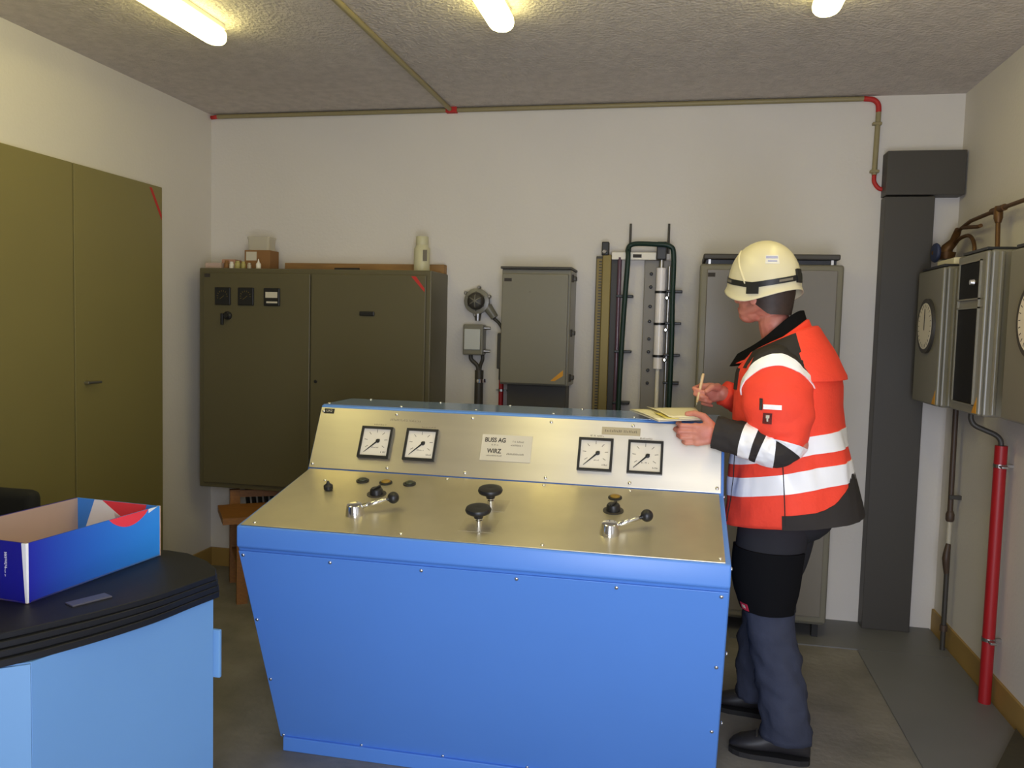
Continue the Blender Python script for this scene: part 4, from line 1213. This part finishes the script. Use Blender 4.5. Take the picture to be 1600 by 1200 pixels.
def grid(fn, u, v, th=0.004):
    """sheet over parameter lists u x v with a small thickness; fn(u, v, off)"""
    bm = new()
    top = [[bm.verts.new(fn(i, j, th)) for j in v] for i in u]
    bot = [[bm.verts.new(fn(i, j, -0.003)) for j in v] for i in u]
    n, m = len(u), len(v)
    for i in range(n - 1):
        for j in range(m - 1):
            bm.faces.new((top[i][j], top[i + 1][j], top[i + 1][j + 1], top[i][j + 1]))
            bm.faces.new((bot[i][j], bot[i][j + 1], bot[i + 1][j + 1], bot[i + 1][j]))
    for i in range(n - 1):
        for j in (0, m - 1):
            bm.faces.new((top[i][j], top[i + 1][j], bot[i + 1][j], bot[i][j]))
    for j in range(m - 1):
        for i in (0, n - 1):
            bm.faces.new((top[i][j], top[i][j + 1], bot[i][j + 1], bot[i][j]))
    return bm
lin = lambda a, b, n: [a + (b - a) * i / n for i in range(n + 1)]
NJ = 72
zs = lin(0.872, 1.40, 40) + lin(1.412, 1.50, 9)
bm = loft(new(), [[J(z, 2 * pi * j / NJ) for j in range(NJ)] for z in zs])

# sleeves
def sleeve_fn(path, rad, k=8):
    P = catmull(path, k)
    n = len(P) - 1
    R = catmull([(a, b, 0) for a, b in rad], k)
    fr = []
    ref = V((0, -1, 0))
    for i in range(n + 1):
        t_ = (P[min(i + 1, n)] - P[max(i - 1, 0)]).normalized()
        e1 = (ref - t_ * ref.dot(t_)).normalized()
        fr.append((P[i], t_, e1, t_.cross(e1)))
    def fn(tt, a, off=0.0):
        x = max(0, min(0.99999, tt)) * n
        i = int(x); f = x - i
        p = fr[i][0].lerp(fr[i + 1][0], f)
        e1 = fr[i][2].lerp(fr[i + 1][2], f).normalized()
        e2 = fr[i][3].lerp(fr[i + 1][3], f).normalized()
        ra = R[i].x + (R[i + 1].x - R[i].x) * f
        rb = R[i].y + (R[i + 1].y - R[i].y) * f
        w = 0.006 * noise.noise(V((2 * cos(a) + 11, 2 * sin(a), tt * 16))) + 0.003 * noise.noise(V((5 * cos(a), 5 * sin(a) + 3, tt * 34)))
        return p + e1 * (cos(a) * (ra + off + w)) + e2 * (sin(a) * (rb + off + w))
    return fn, n
# ra = towards the camera, rb = in the sleeve plane
lp = [(0.345, 2.925, 1.462), (0.328, 2.890, 1.415), (0.322, 2.868, 1.355), (0.327, 2.850, 1.285), (0.342, 2.838, 1.225), (0.352, 2.828, 1.176), (0.340, 2.822, 1.144), (0.304, 2.824, 1.142), (0.255, 2.834, 1.158), (0.190, 2.850, 1.172), (0.124, 2.860, 1.184)]
lr = [(0.030, 0.045), (0.066, 0.092), (0.080, 0.112), (0.086, 0.114), (0.080, 0.102), (0.068, 0.072), (0.058, 0.052), (0.056, 0.052), (0.053, 0.053), (0.050, 0.052), (0.047, 0.050)]
SL, nL = sleeve_fn(lp, lr)
rpth = [(0.42, 3.20, 1.46), (0.445, 3.245, 1.40), (0.44, 3.285, 1.30), (0.41, 3.30, 1.215), (0.36, 3.285, 1.20), (0.28, 3.23, 1.235), (0.215, 3.185, 1.277), (0.165, 3.155, 1.297)]
rr_ = [(0.03, 0.04), (0.075, 0.09), (0.08, 0.09), (0.068, 0.072), (0.056, 0.06), (0.052, 0.055), (0.048, 0.052), (0.042, 0.046)]
SR, nR = sleeve_fn(rpth, rr_)
for fn in (SL, SR):
    loft(bm, [[fn(u, 2 * pi * j / 32) for j in range(32)] for u in lin(0, 1, 70)])
jk = obj('jacket', bm, 'orange', person, True)

rad = radians
def jband(zc, h, a0, a1, m, name, th=0.003, n=48, zlo=None, zhi=None):
    fz = lambda s, a: (zlo(a) if zlo else zc - h / 2) * (1 - s) + (zhi(a) if zhi else zc + h / 2) * s
    return obj(name, grid(lambda s, a, o: J(fz(s, a), a, o), lin(0, 1, 4), lin(rad(a0), rad(a1), n), th), m, jk, True, shade_angle=50)
jband(1.020, 0.066, 14, 346, 'tape', 'reflective_band', n=90)
jband(1.130, 0.062, 14, 346, 'tape', 'reflective_band', n=90)
hemtop = lambda a: 0.884 + 0.05 * max(0, (math.degrees(a) - 118) / 40) ** 2.2 if math.degrees(a) < 180 else 0.884 + 0.05 * max(0, (242 - math.degrees(a)) / 40) ** 2.2
jband(0, 0, 94, 266, 'dark', 'hem_patch', n=44, zlo=lambda a: 0.870, zhi=lambda a: min(1.01, hemtop(a) + 0.034))
jband(0, 0, 50, 122, 'dark', 'yoke_patch', n=24, zlo=lambda a: 1.405, zhi=lambda a: 1.497)
jband(0, 0, -122, -50, 'dark', 'yoke_patch', n=24, zlo=lambda a: 1.405, zhi=lambda a: 1.497)
jband(0, 0, -5, 9, 'fleece', 'zip_placket', n=8, zlo=lambda a: 0.878, zhi=lambda a: 1.44)
jband(0, 0, 12, 42, 'dark', 'chest_patch', n=10, zlo=lambda a: 1.335, zhi=lambda a: 1.40)
# back seam flap: the yoke overhang between the shoulders
def flap(z, a, o):
    d = math.degrees(a)
    t_ = min(1, (d - 118) / 34, (242 - d) / 34)
    return J(z, a, o + 0.015 * max(0, t_) * min(1, max(0, (1.50 - z) / 0.12)))
obj('back_flap', grid(flap, lin(1.365, 1.497, 8), lin(rad(118), rad(242), 34), 0.002), 'orange', jk, True, shade_angle=50)
# seams
for a in (96, 38):
    bm = tube(new(), [J(z, rad(a), 0.0035) for z in lin(0.885, 1.16, 16)], 0.0018, 5)
    obj('seam', bm, 'dark', jk)

def sband(t0, t1, a0, a1, m, name, th=0.003, n=28, f0=None, f1=None, par=None):
    g = lambda s, a: (f0(a) if f0 else t0) * (1 - s) + (f1(a) if f1 else t1) * s
    return obj(name, grid(lambda s, a, o: SL(g(s, a), a, o), lin(0, 1, 14), lin(rad(a0), rad(a1), n), th), m, jk, True, shade_angle=50)
# sleeve bands (left arm): cuff, tape, dark, tape, elbow
sband(0.856, 1.0, 0, 360, 'dark', 'cuff', th=0.005, n=48)
sband(0.798, 0.860, 0, 360, 'tape', 'reflective_band', th=0.0075, n=48)
bm_side = (-112, 112)
sband(0.745, 0.80, -100, 62, 'dark', 'sleeve_patch', th=0.006, n=40)
sband(0.665, 0.752, -100, 70, 'tape', 'reflective_band', th=0.0085, n=40)
sband(0.565, 0.672, -110, 60, 'dark', 'elbow_patch', th=0.006, n=40)
sband(0.535, 0.572, -110, 62, 'tape', 'reflective_band', th=0.0085, n=40)
# arched tape over the shoulder
arch = lambda a: 0.085 + 0.105 * (abs(a - rad(0)) / rad(90)) ** 1.7
sband(0, 0, -96, 92, 'tape', 'reflective_band', th=0.004, n=44, f0=arch, f1=lambda a: arch(a) + 0.052)
sband(0, 0, -70, 66, 'dark', 'shoulder_patch', th=0.0035, n=30, f0=lambda a: 0.01, f1=lambda a: arch(a) + 0.006)
# sleeve pocket zip, tape and badge, lying on the outer face of the sleeve
def sleeve_y(x, z):
    best = None
    for i in range(60):
        for j in range(41):
            p = SL(0.15 + 0.4 * i / 59, rad(-80 + 4 * j))
            e = (p.x - x) ** 2 + (p.z - z) ** 2
            if best is None or e < best[0]:
                best = (e, p.y)
    return best[1]
def on_sleeve(x0, x1, z0, z1, m, name, th, par=None, n=3):
    ys = {}
    for x in lin(x0, x1, n):
        for z in lin(z0, z1, n):
            ys[(x, z)] = sleeve_y(x, z)
    return obj(name, grid(lambda x, z, o: V((x, ys[(x, z)] - o - 0.003, z)), lin(x0, x1, n), lin(z0, z1, n), th), m, par or jk)
on_sleeve(0.271, 0.327, 1.279, 1.294, 'tape', 'sleeve_tape', 0.003)
on_sleeve(0.260, 0.269, 1.275, 1.312, 'ink', 'sleeve_zip', 0.003)
bd = on_sleeve(0.272, 0.299, 1.231, 1.266, mat('badge_cloth', srgb(96, 30, 26), 0.8), 'badge', 0.003)
on_sleeve(0.280, 0.291, 1.250, 1.260, 'plate', 'badge_emblem', 0.0045)
on_sleeve(0.283, 0.288, 1.239, 1.251, 'plate', 'badge_emblem', 0.0045)

# collar: black fleece lining and orange outer edge standing open towards the front
def collar(h, a, off=0.0, drop=0.0):
    """standing collar, h 0 at the seam .. 1 at the edge, falling open towards the front"""
    c, s_ = cos(a), sin(a)
    f = (1 + c) / 2
    zt_ = 1.607 - 0.162 * f ** 1.1 - drop * (0.6 + 0.4 * max(0, s_))
    zb_ = 1.475 - 0.075 * f ** 1.5
    ex_ = 0.112 - 0.026 * h + off
    ey_ = 0.128 - 0.042 * h + off
    op = max(0, c) ** 1.3
    return V((0.352 - 0.016 * h, TCY - 0.004 * h, zb_ + (zt_ - zb_) * h)) + fd * (c * ex_ * (1 + 0.62 * op)) + ld * (s_ * ey_)
obj('collar', grid(lambda h, a, o: collar(h, a, o + 0.010, 0.052), lin(0, 1, 8), lin(rad(44), rad(316), 50), 0.008), 'orange2', jk, True, shade_angle=50)
obj('collar_lining', grid(lambda h, a, o: collar(h, a, o - 0.004), lin(0, 1, 8), lin(rad(6), rad(354), 60), 0.004), 'fleece', jk, True, shade_angle=50)

# ---- trousers
def leg_fn(path, rad_, seed):
    P = catmull(path, 8); n = len(P) - 1
    R = catmull([(a, b, 0) for a, b in rad_], 8)
    def fn(tt, a, off=0.0):
        x = max(0, min(0.99999, tt)) * n
        i = int(x); f = x - i
        p = P[i].lerp(P[i + 1], f)
        ra = R[i].x + (R[i + 1].x - R[i].x) * f
        rb = R[i].y + (R[i + 1].y - R[i].y) * f
        low = min(1, max(0, (tt - 0.35) / 0.3))
        w = low * (0.012 * noise.noise(V((1.6 * cos(a) + seed, 1.6 * sin(a), tt * 13 + 0.9 * sin(a)))) + 0.010 * noise.noise(V((3.5 * cos(a) + seed, 3.5 * sin(a), tt * 26))))
        return p + fd * (cos(a) * (ra + off + w)) + ld * (sin(a) * (rb + off + w))
    return fn
LL = leg_fn([(0.362, 2.985, 0.92), (0.340, 2.980, 0.80), (0.332, 2.978, 0.66), (0.346, 2.982, 0.53), (0.376, 2.988, 0.38), (0.408, 2.998, 0.23), (0.428, 3.002, 0.085)],
            [(0.125, 0.112), (0.118, 0.108), (0.112, 0.104), (0.084, 0.092), (0.083, 0.086), (0.086, 0.085), (0.084, 0.084)], 1.7)
RL = leg_fn([(0.42, 3.16, 0.92), (0.405, 3.18, 0.80), (0.385, 3.20, 0.66), (0.362, 3.225, 0.53), (0.352, 3.26, 0.38), (0.348, 3.30, 0.23), (0.350, 3.325, 0.085)],
            [(0.125, 0.105), (0.115, 0.102), (0.108, 0.098), (0.084, 0.09), (0.08, 0.084), (0.08, 0.08), (0.078, 0.08)], 6.2)
bm = new()
for fn in (LL, RL):
    loft(bm, [[fn(u, 2 * pi * j / 28) for j in range(28)] for u in lin(0, 1, 60)])
tr = obj('trousers', bm, 'trouser', person, True)
obj('trouser_seat', ball(new(), (0.40, 3.075, 0.90), 0.17, 12, (1.0, 1.15, 0.75)), 'trousertop', tr, True)
obj('thigh_cloth', grid(lambda q_, a, o: RL(q_, a, o), lin(0.0, 0.42, 14), lin(0, 2 * pi, 36), 0.002), 'trousertop', tr, True)
lg = lambda u0, u1, a0, a1, m, name, th, n=24: obj(name, grid(lambda s, a, o: LL(s, a, o), lin(u0, u1, 14), lin(rad(a0), rad(a1), n), th), m, tr, True, shade_angle=50)
lg(0.0, 0.47, 0, 360, 'trousertop', 'thigh_cloth', 0.002, 36)
pk = lg(0.195, 0.468, 4, 168, 'pocket', 'holster_pocket', 0.010)
tg_ = lg(0.430, 0.462, 44, 64, 'redtag', 'pocket_tag', 0.0125, 5)
bm = grid(lambda s, a, o: LL(s, a, o), lin(0.438, 0.452, 3), lin(rad(50), rad(58), 3), 0.0135)
obj('tag_print', bm, 'plate', tr)

# ---- boots
def boot(heel, toe, w_, name):
    heel, toe = V(heel), V(toe)
    d = (toe - heel); L = d.length; d.normalize()
    s = V((-d.y, d.x, 0))
    prof_ = [(-0.006, 0.012, 0.06), (0.0, 0.026, 0.075), (0.03, 0.038, 0.125), (0.07, 0.041, 0.15), (0.105, 0.041, 0.15), (0.135, 0.042, 0.115), (0.17, 0.046, 0.088), (0.21, 0.048, 0.074), (0.25, 0.043, 0.062), (0.275, 0.030, 0.048), (0.29, 0.012, 0.032)]
    k = L / 0.29
    rings = []
    for x, hw_, h in prof_:
        r = []
        for j in range(16):
            a = 2 * pi * j / 16
            cy_ = cos(a); sz = sin(a)
            yy = hw_ * w_ * abs(cy_) ** 0.75 * (1 if cy_ >= 0 else -1) * (1 if sz < 0 else 1 - 0.18 * sz)
            zz = 0.022 + (h - 0.022) * (0.5 + 0.5 * abs(sz) ** 0.8 * (1 if sz >= 0 else -1))
            r.append(heel + d * (x * k) + s * yy + V((0, 0, zz)))
        rings.append(r)
    b = obj('boot', loft(new(), rings), 'boot', person, True)
    outl = []
    for x, hw_, h in prof_:
        outl.append(heel + d * (x * k) + s * (hw_ * w_ + 0.005))
    for x, hw_, h in prof_[::-1]:
        outl.append(heel + d * (x * k) - s * (hw_ * w_ + 0.005))
    obj('sole', loft(new(), [[p + V((0, 0, 0.0)) for p in outl], [p + V((0, 0, 0.019)) for p in outl]]), 'sole', b)
    bm = new()
    for i in range(3):
        p = heel + d * ((0.145 + 0.022 * i) * k) + V((0, 0, 0.118 - 0.014 * i))
        tube(bm, [p + s * 0.03 - V((0, 0, 0.012)), p + V((0, 0, 0.0)), p - s * 0.03 - V((0, 0, 0.012))], 0.004, 6)
    obj('laces', bm, 'gasket', b)
    return b
boot((0.505, 3.005, 0), (0.232, 3.035, 0), 1.0, 'left')
boot((0.445, 3.335, 0), (0.185, 3.385, 0), 1.0, 'right')

# ------------------------------------------------------------------ papers and pen
t = thing('paper_pad', 'open pad of off-white papers held above the console corner', 'pad', (0.0, 3.03, 1.212))
pa, pb, pc_, pd = V((-0.175, 3.09, 1.224)), V((-0.062, 2.815, 1.216)), V((0.088, 2.905, 1.220)), V((0.070, 3.16, 1.230))
nrm = V((0, 0, 1))
obj('backing_board', prism(new(), [pa, pb, pc_, pd], nrm * 0.004), 'plate', t)
def pq(u, v, h):
    return pa.lerp(pb, v).lerp(pd.lerp(pc_, v), u) + V((0, 0, h))
def leaf(h, u0, u1, v0, v1, curl, m, name):
    top = []
    for i in range(9):
        u = u0 + (u1 - u0) * i / 8
        row = []
        for j in range(7):
            v = v0 + (v1 - v0) * j / 6
            row.append(pq(u, v, h + curl * max(0, 0.35 - u) ** 2 * 2 + 0.003 * sin(3 * v)))
        top.append(row)
    bm = new()
    T_ = [[bm.verts.new(p + V((0, 0, 0.0012))) for p in r] for r in top]
    B_ = [[bm.verts.new(p) for p in r] for r in top]
    for i in range(8):
        for j in range(6):
            bm.faces.new((T_[i][j], T_[i + 1][j], T_[i + 1][j + 1], T_[i][j + 1]))
            bm.faces.new((B_[i][j], B_[i][j + 1], B_[i + 1][j + 1], B_[i + 1][j]))
    for i in range(8):
        for j in (0, 6):
            bm.faces.new((T_[i][j], T_[i + 1][j], B_[i + 1][j], B_[i][j]))
    for j in range(6):
        for i in (0, 8):
            bm.faces.new((T_[i][j], T_[i][j + 1], B_[i][j + 1], B_[i][j]))
    return obj(name, bm, m, t, True)
leaf(0.0045, 0.0, 0.98, 0.01, 0.99, 0.0, 'paper', 'sheet')
leaf(0.007, 0.16, 0.46, 0.55, 0.985, 0.04, 'paperyellow', 'sheet')
leaf(0.0095, 0.24, 0.97, 0.03, 0.96, 0.2, 'paper', 'sheet')
bm = new()
for k in range(7):
    v = 0.12 + 0.1 * k
    a0, a1 = pq(0.34, v, 0.022), pq(0.86, v, 0.022)
    tube(bm, [a0, a1], 0.0009, 4)
t = thing('pen', 'beige pen held upright in the writing hand', 'pen', (0.07, 3.09, 1.25))
pt, pe = V((0.066, 3.075, 1.252)), V((0.087, 3.085, 1.372))
dp = (pe - pt).normalized()
obj('barrel', tube(new(), [pt + dp * 0.014, pt + dp * 0.03, pe - dp * 0.01, pe], [0.0035, 0.0055, 0.0055, 0.0042], 10), mat('pen_barrel', srgb(222, 190, 140), 0.4), t, True)
obj('tip', tube(new(), [pt, pt + dp * 0.014], [0.0008, 0.0035], 10), 'dullsteel', t, True)
obj('pen_clip', tube(new(), [pe - dp * 0.035 + V((-0.006, -0.003, 0)), pe - dp * 0.005 + V((-0.006, -0.003, 0))], 0.0014, 6), 'dullsteel', t, True)
